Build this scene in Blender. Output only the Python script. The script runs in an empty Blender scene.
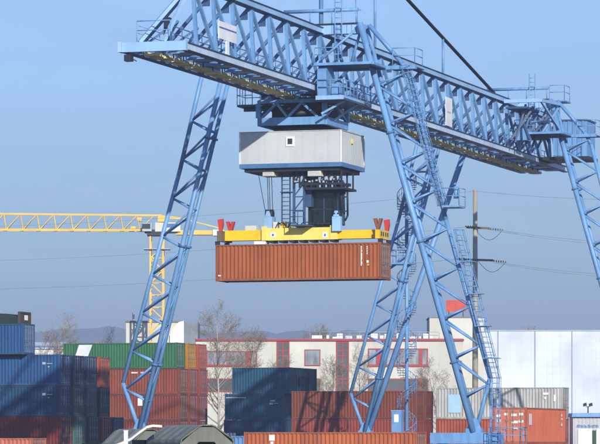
import bpy, math, random
from mathutils import Vector
random.seed(7)
C = bpy.context.scene.collection
# ------------------------------------------------------------------ frame of the yard
F = 3500.0; HOR = 440.0; EYE = 3.2
AL = math.radians(17.45); S, K = math.sin(AL), math.cos(AL)
CX, CY = 0.2, 247.0
D = Vector((S, K, 0)); L_ = Vector((K, -S, 0))          # along the girder (away), along the crane rails (right)
def at(px, py, Y):                                        # world point at depth Y
    return Vector(((px-300)/F*Y, Y, EYE+(HOR-py)/F*Y))
def loc(px, py, u=None, t=None):                          # crane coordinates (u across, t along, z)
    k = (px-300)/F
    if u is None: u = (k*(CY+K*t)-CX-S*t)/(K+k*S)
    else: t = (k*(CY-S*u)-CX-K*u)/(S-k*K)
    Y = CY+K*t-S*u
    return Vector((u, t, EYE+(HOR-py)/F*Y))
# ------------------------------------------------------------------ mesh builder
class MB:
    def __init__(s): s.v=[]; s.f=[]; s.sm=[]
    def quad(s, a, b, c, d):
        n=len(s.v); s.v += [tuple(a),tuple(b),tuple(c),tuple(d)]; s.f.append((n,n+1,n+2,n+3)); s.sm.append(False); return s
    def poly(s, pts):
        n=len(s.v); s.v += [tuple(p) for p in pts]; s.f.append(tuple(range(n,n+len(pts)))); s.sm.append(False); return s
    def box(s, x0,y0,z0,x1,y1,z1):
        n=len(s.v)
        s.v += [(x0,y0,z0),(x1,y0,z0),(x1,y1,z0),(x0,y1,z0),(x0,y0,z1),(x1,y0,z1),(x1,y1,z1),(x0,y1,z1)]
        for f in ((0,3,2,1),(4,5,6,7),(0,1,5,4),(1,2,6,5),(2,3,7,6),(3,0,4,7)):
            s.f.append(tuple(n+i for i in f)); s.sm.append(False)
        return s
    def beam(s, p, q, w, h, up=(0,0,1)):
        p=Vector(p); q=Vector(q); d=(q-p).normalized(); up=Vector(up)
        if abs(d.dot(up))>.98: up=Vector((0,1,0))
        a=d.cross(up).normalized(); b=a.cross(d)
        n=len(s.v)
        for e in (p,q):
            for i,j in ((-1,-1),(1,-1),(1,1),(-1,1)): s.v.append(tuple(e+a*(i*w/2)+b*(j*h/2)))
        for f in ((0,1,2,3),(7,6,5,4),(0,4,5,1),(1,5,6,2),(2,6,7,3),(3,7,4,0)):
            s.f.append(tuple(n+i for i in f)); s.sm.append(False)
        return s
    def tube(s, p, q, r, r2=None, n=10, cap=True):
        p=Vector(p); q=Vector(q); r2=r if r2 is None else r2
        d=(q-p).normalized(); up=Vector((0,0,1)) if abs(d.z)<.95 else Vector((0,1,0))
        a=d.cross(up).normalized(); b=a.cross(d); m=len(s.v)
        for e,rr in ((p,r),(q,r2)):
            for i in range(n):
                th=2*math.pi*i/n; s.v.append(tuple(e+a*(rr*math.cos(th))+b*(rr*math.sin(th))))
        for i in range(n):
            j=(i+1)%n; s.f.append((m+i,m+n+i,m+n+j,m+j)); s.sm.append(True)
        if cap:
            s.f.append(tuple(m+i for i in range(n))); s.sm.append(False)
            s.f.append(tuple(m+2*n-1-i for i in range(n))); s.sm.append(False)
        return s
    def path(s, pts, r, n=8):
        for a,b in zip(pts[:-1],pts[1:]): s.tube(a,b,r,n=n)
        return s
    def prism(s, pts, off):
        off=Vector(off); pts=[Vector(p) for p in pts]; n=len(pts)
        s.poly(pts[::-1]); s.poly([p+off for p in pts])
        for i in range(n):
            j=(i+1)%n; s.quad(pts[i],pts[j],pts[j]+off,pts[i]+off)
        return s
    def mesh(s, name):
        me=bpy.data.meshes.new(name); me.from_pydata(s.v,[],s.f)
        me.polygons.foreach_set('use_smooth', s.sm); me.update(); return me
    def build(s, name, mat, parent=None, **kw):
        return link(name, s.mesh(name), mat, parent, **kw)
def link(name, me, mat, parent=None, label=None, kind=None):
    o=bpy.data.objects.new(name, me); C.objects.link(o)
    if parent: o.parent=parent
    if mat:
        if not me.materials: me.materials.append(mat)
        if me.materials[0] is not mat:
            o.material_slots[0].link='OBJECT'; o.material_slots[0].material=mat
    if label: o['label']=label
    if kind: o['kind']=kind
    return o
def tag(o, label, cat, group=None):
    o['label']=label; o['category']=cat
    if group: o['group']=group
    return o
def thing(name, label, cat, pos=(0,0,0), rz=0, group=None):
    o=bpy.data.objects.new(name, None); C.objects.link(o); o.location=pos; o.rotation_euler=(0,0,rz)
    o.empty_display_size=.5
    return tag(o,label,cat,group)
def struct(name, mb, mat):
    o=mb.build(name, mat); o['kind']='structure'; return o
# ------------------------------------------------------------------ materials
def N(nt, t, **kw):
    n=nt.nodes.new(t)
    for k,v in kw.items(): setattr(n,k,v)
    return n
def paint(name, col, rough=.5, stain=.35, stain_col=None, scale=1.0, spec=.4, streak=True, bump=0, rust=0.0, metal=0):
    m=bpy.data.materials.new(name); m.use_nodes=True; nt=m.node_tree; b=nt.nodes['Principled BSDF']
    b.inputs['Roughness'].default_value=rough; b.inputs['Specular IOR Level'].default_value=spec; b.inputs['Metallic'].default_value=metal
    tc=N(nt,'ShaderNodeTexCoord'); oi=N(nt,'ShaderNodeObjectInfo')
    mul=N(nt,'ShaderNodeMath',operation='MULTIPLY'); mul.inputs[1].default_value=73.0
    nt.links.new(oi.outputs['Random'],mul.inputs[0])
    add=N(nt,'ShaderNodeVectorMath',operation='ADD'); nt.links.new(tc.outputs['Object'],add.inputs[0]); nt.links.new(mul.outputs[0],add.inputs[1])
    mp=N(nt,'ShaderNodeMapping'); mp.inputs['Scale'].default_value=(scale*2.2,scale*2.2,scale*(.35 if streak else 2.2))
    nt.links.new(add.outputs[0],mp.inputs['Vector'])
    n1=N(nt,'ShaderNodeTexNoise'); n1.inputs['Scale'].default_value=1.0; n1.inputs['Detail'].default_value=6; n1.inputs['Roughness'].default_value=.65
    nt.links.new(mp.outputs[0],n1.inputs['Vector'])
    r1=N(nt,'ShaderNodeValToRGB'); r1.color_ramp.elements[0].position=.38; r1.color_ramp.elements[1].position=.72
    nt.links.new(n1.outputs['Fac'],r1.inputs['Fac'])
    sc=stain_col or tuple(c*.5 for c in col)
    mf=N(nt,'ShaderNodeMath',operation='MULTIPLY'); mf.inputs[1].default_value=stain; nt.links.new(r1.outputs['Color'],mf.inputs[0])
    mx=N(nt,'ShaderNodeMixRGB'); mx.inputs['Color1'].default_value=(*col,1); mx.inputs['Color2'].default_value=(*sc,1)
    nt.links.new(mf.outputs[0],mx.inputs['Fac'])
    out=mx.outputs[0]
    # broad fading
    n3=N(nt,'ShaderNodeTexNoise'); n3.inputs['Scale'].default_value=.45*scale; n3.inputs['Detail'].default_value=3
    nt.links.new(add.outputs[0],n3.inputs['Vector'])
    r3=N(nt,'ShaderNodeMapRange'); r3.inputs[1].default_value=.3; r3.inputs[2].default_value=.7; r3.inputs[3].default_value=.86; r3.inputs[4].default_value=1.14
    nt.links.new(n3.outputs['Fac'],r3.inputs[0])
    m3=N(nt,'ShaderNodeVectorMath',operation='MULTIPLY'); nt.links.new(out,m3.inputs[0]); nt.links.new(r3.outputs[0],m3.inputs[1]); out=m3.outputs[0]
    if rust>0:
        n2=N(nt,'ShaderNodeTexNoise'); n2.inputs['Scale'].default_value=3.4*scale; n2.inputs['Detail'].default_value=8; n2.inputs['Roughness'].default_value=.7
        nt.links.new(add.outputs[0],n2.inputs['Vector'])
        r2=N(nt,'ShaderNodeValToRGB'); r2.color_ramp.elements[0].position=.66-.1*rust; r2.color_ramp.elements[1].position=.74
        nt.links.new(n2.outputs['Fac'],r2.inputs['Fac'])
        m2=N(nt,'ShaderNodeMixRGB'); m2.inputs['Color2'].default_value=(.12,.05,.025,1)
        nt.links.new(out,m2.inputs['Color1']); mm=N(nt,'ShaderNodeMath',operation='MULTIPLY'); mm.inputs[1].default_value=min(1,rust+.2)
        nt.links.new(r2.outputs['Color'],mm.inputs[0]); nt.links.new(mm.outputs[0],m2.inputs['Fac']); out=m2.outputs[0]
    nt.links.new(out,b.inputs['Base Color'])
    if bump:
        bp=N(nt,'ShaderNodeBump'); bp.inputs['Strength'].default_value=bump; bp.inputs['Distance'].default_value=.03
        nt.links.new(n1.outputs['Fac'],bp.inputs['Height']); nt.links.new(bp.outputs[0],b.inputs['Normal'])
    return m
M={}
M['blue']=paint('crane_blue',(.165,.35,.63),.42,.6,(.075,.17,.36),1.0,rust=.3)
M['blue_mid']=paint('crane_shadow_blue',(.085,.19,.40),.45,.5,(.04,.09,.2),.8,rust=.2)  # shade painted into rear girder members; base band and flanges really darker
M['blue_pale']=paint('crane_pale_blue',(.30,.50,.76),.45,.35,(.19,.33,.55),.8,rust=.12)
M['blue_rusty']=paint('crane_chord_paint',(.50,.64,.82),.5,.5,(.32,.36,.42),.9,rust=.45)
M['blue_dark']=paint('crane_deep_blue',(.04,.09,.20),.5,.4,(.02,.035,.07),.8)
M['dark']=paint('machinery_dark',(.018,.026,.042),.55,.4,(.008,.01,.014))
M['black']=paint('black_cable',(.012,.013,.018),.6,.1)
M['wood']=paint('ochre_walkway',(.90,.80,.36),.7,.35,(.55,.46,.20),1.4,streak=False)
M['galv']=paint('galvanised',(.42,.45,.47),.45,.3,(.25,.27,.28))
M['bars']=paint('lock_bar_zinc',(.20,.205,.21),.5,.4)
M['house']=paint('machine_house_sheet',(.50,.535,.55),.55,.3,(.40,.43,.44),.5,rust=.03)
M['house_roof']=paint('machine_house_roof',(.5,.52,.53),.6,.3)
M['white']=paint('white_paint',(.78,.79,.80),.5,.15,(.55,.56,.56))
M['signblue']=paint('sign_blue',(.06,.16,.42),.5,.1)
M['yellow']=paint('spreader_yellow',(.86,.56,.015),.4,.35,(.55,.33,.02),.9,rust=.15)
M['paleyellow']=paint('spreader_pale_yellow',(.88,.74,.17),.45,.35,(.62,.46,.08),.9,rust=.15)
M['red']=paint('signal_red',(.55,.05,.03),.5,.3,(.28,.03,.02))
M['craneyellow']=paint('tower_crane_yellow',(.76,.50,.10),.5,.3,(.52,.38,.12),.7)
M['concrete']=paint('pole_concrete',(.38,.35,.29),.85,.4,(.22,.2,.17),1.2,bump=.3)
M['brownwood']=paint('arm_brown',(.16,.12,.08),.8,.4)
M['cream']=paint('cream_render',(.60,.60,.53),.85,.4,(.44,.44,.39),.35,streak=True)
M['redtrim']=paint('red_trim',(.36,.035,.045),.5,.25)
M['hall']=paint('hall_sheet',(.60,.66,.77),.5,.5,(.52,.57,.67),.5)
M['joint']=paint('hall_joint',(.52,.58,.69),.5,.2)
M['seam']=paint('hall_seam',(.24,.32,.48),.5,.2)
M['roofgrey']=paint('roof_felt',(.22,.22,.23),.8,.4)
M['greywall']=paint('grey_sheet',(.22,.25,.29),.7,.3)
M['canvas']=paint('canvas_tarp',(.21,.225,.21),.85,.5,(.10,.11,.10),1.6,streak=False,bump=.35)
M['canvas_end']=paint('canvas_flap',(.17,.18,.15),.85,.4,(.08,.085,.07),1.6,bump=.2)
M['greentarp']=paint('green_tarp',(.016,.035,.022),.7,.5,(.008,.014,.01),1.4,streak=False,bump=.4)
M['rubber']=paint('tyre',(.02,.02,.02),.8,.2)
M['bark']=paint('bare_bark',(.19,.165,.14),.9,.5,(.09,.075,.06),3)
M['birch']=paint('birch_bark',(.50,.47,.41),.85,.7,(.16,.14,.12),4,streak=False)
M['twig']=paint('twigs',(.33,.26,.19),.9,.3,(.22,.16,.11))
M['asphalt']=paint('yard_asphalt',(.055,.055,.055),.9,.5,(.03,.03,.03),.3,streak=False,bump=.2)
M['hill']=paint('wooded_hill',(.11,.125,.13),.95,.5,(.035,.045,.035),.01,streak=False)
M['rail']=paint('steel_rail',(.16,.13,.11),.4,.3)
M['grille']=paint('vent_cream',(.72,.70,.62),.6,.3)
M['skyblue_mark']=paint('pale_blue_mark',(.36,.60,.78),.6,.2)
M['orange_mark']=paint('orange_mark',(.75,.34,.03),.6,.2)
def glass(name, col, rough=.08):
    m=bpy.data.materials.new(name); m.use_nodes=True; b=m.node_tree.nodes['Principled BSDF']
    b.inputs['Base Color'].default_value=(*col,1); b.inputs['Roughness'].default_value=rough
    nt=m.node_tree; n=N(nt,'ShaderNodeTexNoise'); n.inputs['Scale'].default_value=1.3; tc=N(nt,'ShaderNodeTexCoord'); nt.links.new(tc.outputs['Object'],n.inputs['Vector'])
    bp=N(nt,'ShaderNodeBump'); bp.inputs['Strength'].default_value=.06; nt.links.new(n.outputs['Fac'],bp.inputs['Height']); nt.links.new(bp.outputs[0],b.inputs['Normal'])
    b.inputs['Specular IOR Level'].default_value=.6; return m
M['glass']=glass('window_glass',(.10,.115,.13))
M['reflect_bands']=glass('reflect_band_glass',(.26,.29,.33),.3)
nt_=M['reflect_bands'].node_tree; n_=N(nt_,'ShaderNodeTexNoise'); n_.inputs['Scale'].default_value=1.0; n_.inputs['Detail'].default_value=4; t_=N(nt_,'ShaderNodeTexCoord'); mp_=N(nt_,'ShaderNodeMapping'); mp_.inputs['Scale'].default_value=(1.1,1,.25)  # noise bands painted into the panes in place of reflections
nt_.links.new(t_.outputs['Object'],mp_.inputs['Vector']); nt_.links.new(mp_.outputs[0],n_.inputs['Vector']); r_=N(nt_,'ShaderNodeValToRGB'); r_.color_ramp.elements[0].position=.35; r_.color_ramp.elements[0].color=(.10,.12,.15,1); r_.color_ramp.elements[1].position=.65; r_.color_ramp.elements[1].color=(.36,.40,.45,1)
nt_.links.new(n_.outputs['Fac'],r_.inputs['Fac']); nt_.links.new(r_.outputs['Color'],nt_.nodes['Principled BSDF'].inputs['Base Color'])
M['darkglass']=glass('dark_glass',(.02,.045,.04))
def clear(name, col):
    m=bpy.data.materials.new(name); m.use_nodes=True; nt=m.node_tree; b=nt.nodes['Principled BSDF']
    b.inputs['Base Color'].default_value=(*col,1); b.inputs['Roughness'].default_value=.04; b.inputs['Alpha'].default_value=.68
    return m
M['cabglass']=clear('cab_glass',(.008,.02,.02))
# ------------------------------------------------------------------ ground and setting
g=MB(); g.quad((-6000,-200,0),(6000,-200,0),(6000,9000,0),(-6000,9000,0)); struct('ground',g,M['asphalt'])
hm=MB(); nx=300
HP=[(-1500,332),(-200,331),(0,331),(50,331),(80,328.5),(105,327),(135,329.5),(165,332),(220,332),(300,331.5),(340,331),(420,334),(600,337),(900,338),(2100,334)]
def hz(i):
    px=-1500+3600*i/nx; x=(px-300)*5000/F
    for (a,ya),(b,yb) in zip(HP[:-1],HP[1:]):
        if a<=px<=b: y=ya+(yb-ya)*(px-a)/(b-a); break
    return x, EYE+(HOR-y)*5000/F+1.6*math.sin(px*.13)+1.0*math.sin(px*.31+1)
rows=[(0,0),(120,.55),(300,.85),(520,1.0),(900,.6),(1300,0)]
for a,b in zip(rows[:-1],rows[1:]):
    for i in range(nx):
        x0,h0=hz(i); x1,h1=hz(i+1); Y0=4480
        w=lambda x,h,r:(x*(4480+r[0])/5000,Y0+r[0],max(.0,h*r[1]+(4*math.sin(x*.05+r[0]) if 0<r[1]<1 else 0)))
        hm.quad(w(x0,h0,a),w(x1,h1,a),w(x1,h1,b),w(x0,h0,b)); hm.sm[-1]=True
struct('hills',hm,M['hill'])
rl=MB()
for tt in (.6,57.8):
    for du in (0,):
        p=Vector((CX,CY,0))+D*tt
        a=p-L_*60; b=p+L_*60; rl.beam(a+Vector((0,0,.075)),b+Vector((0,0,.075)),.12,.15)
struct('crane_rails',rl,M['rail'])
# ------------------------------------------------------------------ containers
def corrugated(mb, L, y, z0, z1, sign, depth=.075, per=.29, x0=None):
    n=int(round(L/per)); per=L/n; x=-L/2
    pts=[]
    for i in range(n):
        a=x+i*per
        pts += [(a,y-sign*depth),(a+per*.24,y-sign*depth),(a+per*.5,y),(a+per*.76,y)]
    pts.append((L/2,y-sign*depth))
    for (xa,ya),(xb,yb) in zip(pts[:-1],pts[1:]):
        q=[(xa,ya,z0),(xb,yb,z0),(xb,yb,z1),(xa,ya,z1)]
        if sign>0: q=q[::-1]
        mb.quad(*q)
CM={}
def container_meshes(L,H):
    k=(L,H)
    if k in CM: return CM[k]
    W=2.44; hw=W/2; hl=L/2; d={}
    b=MB()
    corrugated(b,L-.24,-hw+.02,.17,H-.11,-1); corrugated(b,L-.24,hw-.02,.17,H-.11,1)
    # roof of shallow ribs, floor, plain front wall
    n=int(L/.6)
    for i in range(n):
        xa=-hl+.1+i*(L-.2)/n; xb=xa+(L-.2)/n; xm=(xa+xb)/2
        b.quad((xa,-hw+.06,H-.03),(xm,-hw+.06,H-.03),(xm,hw-.06,H-.03),(xa,hw-.06,H-.03))
        b.quad((xm,-hw+.06,H-.015),(xb,-hw+.06,H-.015),(xb,hw-.06,H-.015),(xm,hw-.06,H-.015))
    b.box(-hl+.1,-hw+.08,.12,hl-.1,hw-.08,.16)
    m=12
    for i in range(m):
        y0=-hw+.13+i*(W-.26)/m; y1=y0+(W-.26)/m; x=-hl+.05 if i%2 else -hl+.085
        b.quad((x,y1,.17),(x,y0,.17),(x,y0,H-.11),(x,y1,H-.11))
    d['body']=b.mesh('container_body')
    f=MB()
    for sx in (-1,1):
        for sy in (-1,1):
            x0,x1=sorted((sx*hl,sx*(hl-.12))); y0,y1=sorted((sy*hw,sy*(hw-.11)))
            f.box(x0,y0,.118,x1,y1,H-.118)
            x0,x1=sorted((sx*(hl+.004),sx*(hl-.17))); y0,y1=sorted((sy*(hw+.004),sy*(hw-.15)))
            f.box(x0,y0,0,x1,y1,.118); f.box(x0,y0,H-.118,x1,y1,H)
    for sy in (-1,1):
        y0,y1=sorted((sy*(hw-.002),sy*(hw-.1)))
        f.box(-hl+.17,y0,.02,hl-.17,y1,.17); f.box(-hl+.17,y0,H-.11,hl-.17,y1,H-.012)
    for sx in (-1,1):
        x0,x1=sorted((sx*(hl-.002),sx*(hl-.1)))
        f.box(x0,-hw+.15,.02,x1,hw-.15,.17); f.box(x0,-hw+.15,H-.11,x1,hw-.15,H-.012)
    d['frame']=f.mesh('container_frame')
    for nm,s in (('doorA',-1),('doorB',1)):
        q=MB(); y0,y1=sorted((s*.012,s*(hw-.12)))
        # ribbed door leaf
        z=.18; k2=0; hgt=(H-.30)/9
        while k2<9:
            x=hl-.05 if k2%2==0 else hl-.075
            q.box(hl-.1,y0,z,x,y1,z+hgt); z+=hgt; k2+=1
        d[nm]=q.mesh('door')
        r=MB()
        for yy in (.22,.80):
            r.tube((hl-.02,s*yy,.06),(hl-.02,s*yy,H-.04),.022,n=6)
            for zz in (.25,.95,1.65,H-.25): r.box(hl-.05,s*yy-.07,zz-.05,hl-.001,s*yy+.07,zz+.05)
            r.box(hl-.02,min(s*yy,s*yy+s*.3),1.02,hl+.012,max(s*yy,s*yy+s*.3),1.07)
        d[nm+'r']=r.mesh('lock_bar')
    CM[k]=d; return d
PM={}
def cpaint(col, rust=.35, stain=.7):
    k=(col,rust,stain)
    if k not in PM: PM[k]=paint('container_paint',col,.55,stain,tuple(c*.45+.012 for c in col),.9,spec=.35,rust=rust,bump=.3)
    return PM[k]
def tint(c,f): return tuple(min(1,x*f+.02) for x in c)
T20,T40=6.06,12.19
def container(label, col, L, pos, rz=-AL, H=2.59, group=None, bars='galv', door=None, rust=.35, stain=.65, cat='container'):
    t=thing('shipping_container',label,cat,pos,rz,group); ms=container_meshes(L,H)
    m=cpaint(col,rust,stain); dm=cpaint(door or col,rust,stain)
    link('body',ms['body'],m,t); link('frame',ms['frame'],cpaint(tint(col,.75),rust,.6),t)
    for nm in ('doorA','doorB'):
        d=link('door',ms[nm],dm,t); link('lock_bar',ms[nm+'r'],M['bars'] if bars=='galv' else dm,d)
    return t
def marks(t, rects, mat, y=-1.226, name='marking'):
    mb=MB()
    for x0,z0,x1,z1 in rects: mb.box(x0,y-.004,z0,x1,y+.02,z1)
    return mb.build(name,mat,t)
def stack_pos(px, Y, L, row, z0, pitch=3.0, right=True):
    c=Vector(((px-300)/F*Y,Y,z0))
    return c+(L_*(-L/2) if right else L_*(L/2))+D*(1.22+row*pitch)
TH=2.592
BLUE=(.018,.085,.24); BLUE2=(.012,.06,.155); NAVY=(.012,.045,.085); NAVY2=(.014,.088,.165); TEAL=(.05,.16,.14)
RED=(.27,.055,.03); DRED=(.17,.022,.018); ORANGE=(.50,.105,.045); BROWN=(.22,.058,.03); GREEN=(.04,.17,.075)
# left stack
lg='containers in the stack at the left edge'
lc=[(4,0,BLUE,'long blue container on top of the left stack, under the shorter-looking blue one'),
 (4,1,BLUE2,'blue container end in the top layer of left stack, second row back'),
 (4,2,BLUE2,'blue container end in the top layer of left stack, third row back'),
 (4,3,ORANGE,'orange red container end in the top layer of left stack, beside the red stack'),
 (3,0,BLUE2,'long darker blue container in left stack, directly under the topmost long blue one'),
 (3,1,(.045,.10,.13),'grey blue container end in the middle layer of left stack, second row back'),
 (3,2,(.05,.10,.15),'grey blue container end in the middle layer of left stack, third row back'),
 (3,3,NAVY,'navy container end in the middle layer of left stack, rearmost row'),
 (2,0,DRED,'dark red long container under the two long blue ones at the left edge'),
 (2,1,TEAL,'teal green container end in the lowest visible layer of the left stack'),
 (2,2,NAVY,'dark navy container end in the lowest layer, between teal and dark red ends'),
 (2,3,DRED,'dark red container end in the lowest layer, between two navy ends')]
for tier,row,col,lab in lc:
    px=60 if tier>2 else 62
    t=container(lab,col,T40,stack_pos(px,293,T40,row,(tier-1)*TH,3.14),group=lg)
    if row==0 and tier>2:
        marks(t,[(4.5,1.75,4.8,1.95),(4.9,1.8,5.4,1.86),(5.0,1.5,5.15,1.62)],M['galv'])
t=container('dark navy container end in the lowest layer, nearest the red stack',NAVY2,T40,stack_pos(62,293,T40,3.95,TH,3.14),group=lg)
for row in range(4): container('container at the foot of the left stack, below the picture',DRED if row%2 else NAVY,T40,stack_pos(62,293,T40,row,0,3.14),group='containers at the foot of the left stack')
t=container('bright blue container alone on top of left stack, under a dark tarpaulin load',BLUE,T40,stack_pos(24,293,T40,0,4*TH,3.14),group=lg,door=(.10,.22,.42))
# tarpaulin load on it
p=stack_pos(23,293,T40,0,5*TH+.004)
tl=thing('tarpaulin_load','dark green tarpaulin covered flat load on the highest blue container','covered load',p,-AL)
mb=MB(); prof=[(-1.15,0),(-1.2,.45),(-1.0,.72),(-.3,.86),(.4,.84),(1.0,.7),(1.2,.4),(1.15,0)]
segs=[(-6,.95),(-3,1.05),(-.5,.95),(2,1.1),(4.2,1.0),(5.6,.86)]
for (xa,sa),(xb,sb) in zip(segs[:-1],segs[1:]):
    for (ya,za),(yb,zb) in zip(prof[:-1],prof[1:]):
        mb.quad((xa,ya,za*sa),(xa,yb,zb*sa),(xb,yb,zb*sb),(xb,ya,za*sb))
mb.poly([(5.6,y,z*.86) for y,z in prof]); mb.build('tarpaulin',M['greentarp'],tl)
MB().box(5.62,-1.2,0,5.85,1.2,.12).box(5.62,-1.2,.12,5.85,-1.0,1.0).box(5.62,1.0,.12,5.85,1.2,1.0).box(5.62,-1.0,.86,5.85,1.0,1.0).box(5.66,-1.0,.12,5.78,1.0,.86).build('end_frame',paint('dark_timber',(.075,.06,.045),.8,.5),tl)
MB().box(5.782,-.1,.3,5.83,.55,.72).build('plate',M['white'],tl)
MB().box(-2.6,-1.1,.9,1.6,1.0,1.45).prism([(-2.6,-1.1,1.45),(1.2,-1.1,1.45),(.2,-1.1,1.75),(-2.6,-1.1,1.8)],(0,2.1,0)).build('raised_cover',M['greentarp'],tl)
# red stack in the middle left
rg='containers in the red and green stack'
rc=[(5,0,177,GREEN,'long green container with a white parallelogram, top of the red stack'),
 (5,1,178,(.62,.27,.015),'yellow orange container end on top of stack, right of the green container'),
 (5,2,179,ORANGE,'orange red container end on top of stack, right of the yellow orange end'),
 (4,0,180,(.27,.07,.038),'red container directly beneath the long green one'),
 (4,1,180,(.31,.068,.035),'red container end with white marks, beneath the yellow orange end'),
 (4,2,180,(.38,.07,.05),'red container end, beneath the orange red end at the stack edge'),
 (3,0,180,(.24,.06,.034),'red container with a small white notice, third from top under the green'),
 (3,1,180,(.30,.06,.045),'faded red container end, third from the top, second row back'),
 (3,2,180,(.31,.055,.04),'faded red container end, third from the top, rearmost row'),
 (2,0,180,(.23,.056,.034),'lowest red container behind the blue crane leg and canvas roof')]
for tier,row,px,col,lab in rc:
    t=container(lab,col,T40,stack_pos(px,350,T40,row,(tier-1)*TH),group=rg,door=tint(col,1.1))
    if (tier,row)==(5,0):
        MB().prism([(-5.1,-1.228,.35),(-3.8,-1.228,.35),(-2.95,-1.228,2.42),(-4.4,-1.228,2.42)],(0,.03,0)).build('marking',M['white'],t)
    if (tier,row)==(3,0): marks(t,[(1.6,1.45,2.1,2.2),(2.2,1.5,2.4,1.7)],M['white'])
    if (tier,row)==(4,0): marks(t,[(.9,2.1,1.6,2.25),(1.9,2.1,3.0,2.25)],M['grille'])
for row in range(3): container('container at the foot of the red stack, below the picture',BROWN,T40,stack_pos(180,350,T40,row,0),group='containers at the foot of the red stack')
for row in (1,2): container('lowest red container end behind the canvas roof',(.28,.06,.045),T40,stack_pos(180,350,T40,row,TH),group='lowest red container ends')
# centre blue stack
cg='containers in the dark blue centre stack'
cc=[(4,0,290.5,NAVY2,'dark blue short container on top of the centre stack, front row'),
 (4,1,291,NAVY,'navy container end on top of the centre stack, middle row'),
 (4,2,291.5,NAVY,'navy container end on top of the centre stack, rear row'),
 (3,0,283,NAVY2,'dark blue short container in the middle of the centre stack'),
 (3,1,284,NAVY,'navy container end in middle of centre stack beside the brown container'),
 (2,0,282,BLUE2,'blue short container at the visible bottom of the centre stack')]
for tier,row,px,col,lab in cc:
    t=container(lab,col,T20,stack_pos(px,345,T20,row,(tier-1)*TH),group=cg,bars='')
    if (tier,row)==(3,0): marks(t,[(1.7,1.8,2.2,1.95),(1.6,1.5,2.0,1.7),(2.1,1.6,2.5,1.68),(-2.9,2.15,-.8,2.25)],M['galv'])
    if (tier,row)==(2,0): marks(t,[(-2.7+i*.34,1.02,-2.7+i*.34+.24,1.3) for i in range(3)]+[(-.2+i*.3,1.05,-.2+i*.3+.22,1.35) for i in range(9)],M['white'])
for row in range(3):
    container('container at the foot of the centre stack, below the picture',NAVY,T20,stack_pos(282,345,T20,row,0),group='containers at the foot of the centre stack')
    if row: container('navy container behind the lowest blue one of the centre stack',NAVY,T20,stack_pos(282,345,T20,row,TH),group='hidden navy containers')
container('navy container behind the middle dark blue one of the centre stack',NAVY,T20,stack_pos(284,345,T20,2,2*TH),group='hidden navy containers')
# brown stack
bg='brown containers behind the crane leg'
bc=[(3,0,417,BROWN,'long rusty brown container on top of the brown stack, behind crane leg'),
 (3,1,417.5,(.20,.05,.032),'brown container end behind the spiral stair, top of brown stack'),
 (2,0,417,(.30,.06,.045),'red brown container under the long rusty brown one'),
 (2,1,417.5,(.26,.045,.03),'red brown container end low behind the foot of the spiral stair')]
for tier,row,px,col,lab in bc: container(lab,col,T40,stack_pos(px,324,T40,row,(tier-1)*TH),group=bg,rust=.45,bars='')
for row in (0,1): container('container at the foot of the brown stack, below the picture',BROWN,T40,stack_pos(417,324,T40,row,0),group='containers at the foot of the brown stack')
# grey and orange brown stack
t=container('long pale grey container with a light blue patch, before the white hall',(.50,.51,.49),T40,stack_pos(563,324,T40,0,2*TH+.004),H=2.9,group='grey and orange stack')
marks(t,[(-4.9,.55,-3.7,2.25)],M['skyblue_mark']); marks(t,[(4.2,2.2,4.7,2.4),(4.3,1.8,4.5,2.0),(5.2,1.6,5.4,2.2)],M['white'])
container('orange brown container under the long pale grey one',(.36,.085,.045),T40,stack_pos(563,324,T40,0,TH),group='grey and orange stack')
container('container at the foot of the grey stack, below the picture',BROWN,T40,stack_pos(563,324,T40,0,0))
# right orange container, doors toward us, on a high one
RO=Vector(((493-300)/F*247,247,0)); q=RO+L_*1.22+D*(T40/2)
container('dark container under the salmon orange one, below the picture',DRED,T40,q,rz=-AL-math.pi/2,H=2.9,group='right edge containers')
q2=q.copy(); q2.z=2.905
t=container('salmon orange container with its doors facing the camera, before the white hall',(.52,.13,.06),T40,q2,rz=-AL-math.pi/2,group='right edge containers',door=(.62,.19,.12),rust=.12,stain=.3)
marks(t,[(4.6,1.35,5.3,2.15)],M['white'],y=1.216); marks(t,[(-4.9,1.3,-4.5,1.5),(-4.9,1.75,-4.5,1.9),(-4.8,2.0,-4.6,2.2)],M['grille'],y=1.216)
for y,z,w in ((-.85,2.0,.35),(-.3,2.1,.25),(.3,2.05,.4),(.8,2.1,.3),(.35,1.55,.45),(.8,1.6,.35),(.4,1.1,.3),(-.8,1.65,.3)): MB().box(T40/2-.06,y-w/2,z-.08,T40/2-.035,y+w/2,z+.10).build('marking',M['white'],t)
# near orange container on a chassis, and two more
def chassis(label, pos, L):
    t=thing('container_trailer',label,'trailer',pos,-AL)
    h=pos_h
    mb=MB()
    for y in (-.45,.45): mb.box(-L/2,y-.08,h-.38,L/2,y+.08,h-.01)
    for x in (-L/2+.2,-L/6,L/6,L/2-.2): mb.box(x-.12,-1.15,h-.22,x+.12,1.15,h-.012)
    mb.build('frame',M['dark'],t)
    r=min(.48,h*.45)
    for x in (-L/2+1.2,-L/2+2.4,-L/2+3.6,L/2-1.5):
        for y in (-1,1):
            MB().tube((x,y*.85,r),(x,y*1.2,r),r,n=20).build('wheel',M['rubber'],t)
    return t
pos_h=1.14
c=stack_pos(417,234,T40,0,0); chassis('trailer under the nearest orange container, below the picture',c,T40); c.z=1.145
t=container('nearest orange container along the bottom edge, only its top showing',(.46,.125,.045),T40,c,group='near containers on trailers')
marks(t,[(-4.3,2.0,-3.9,2.4),(-4.2,1.5,-4.0,1.95)],M['white'])
pos_h=.735
c=stack_pos(33,234,T20,0,0); chassis('trailer under the salmon container in the lower left corner',c,T20); c.z=.74
container('salmon container whose top edge shows in the lower left corner',(.55,.17,.11),T20,c)
pos_h=.89
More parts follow.
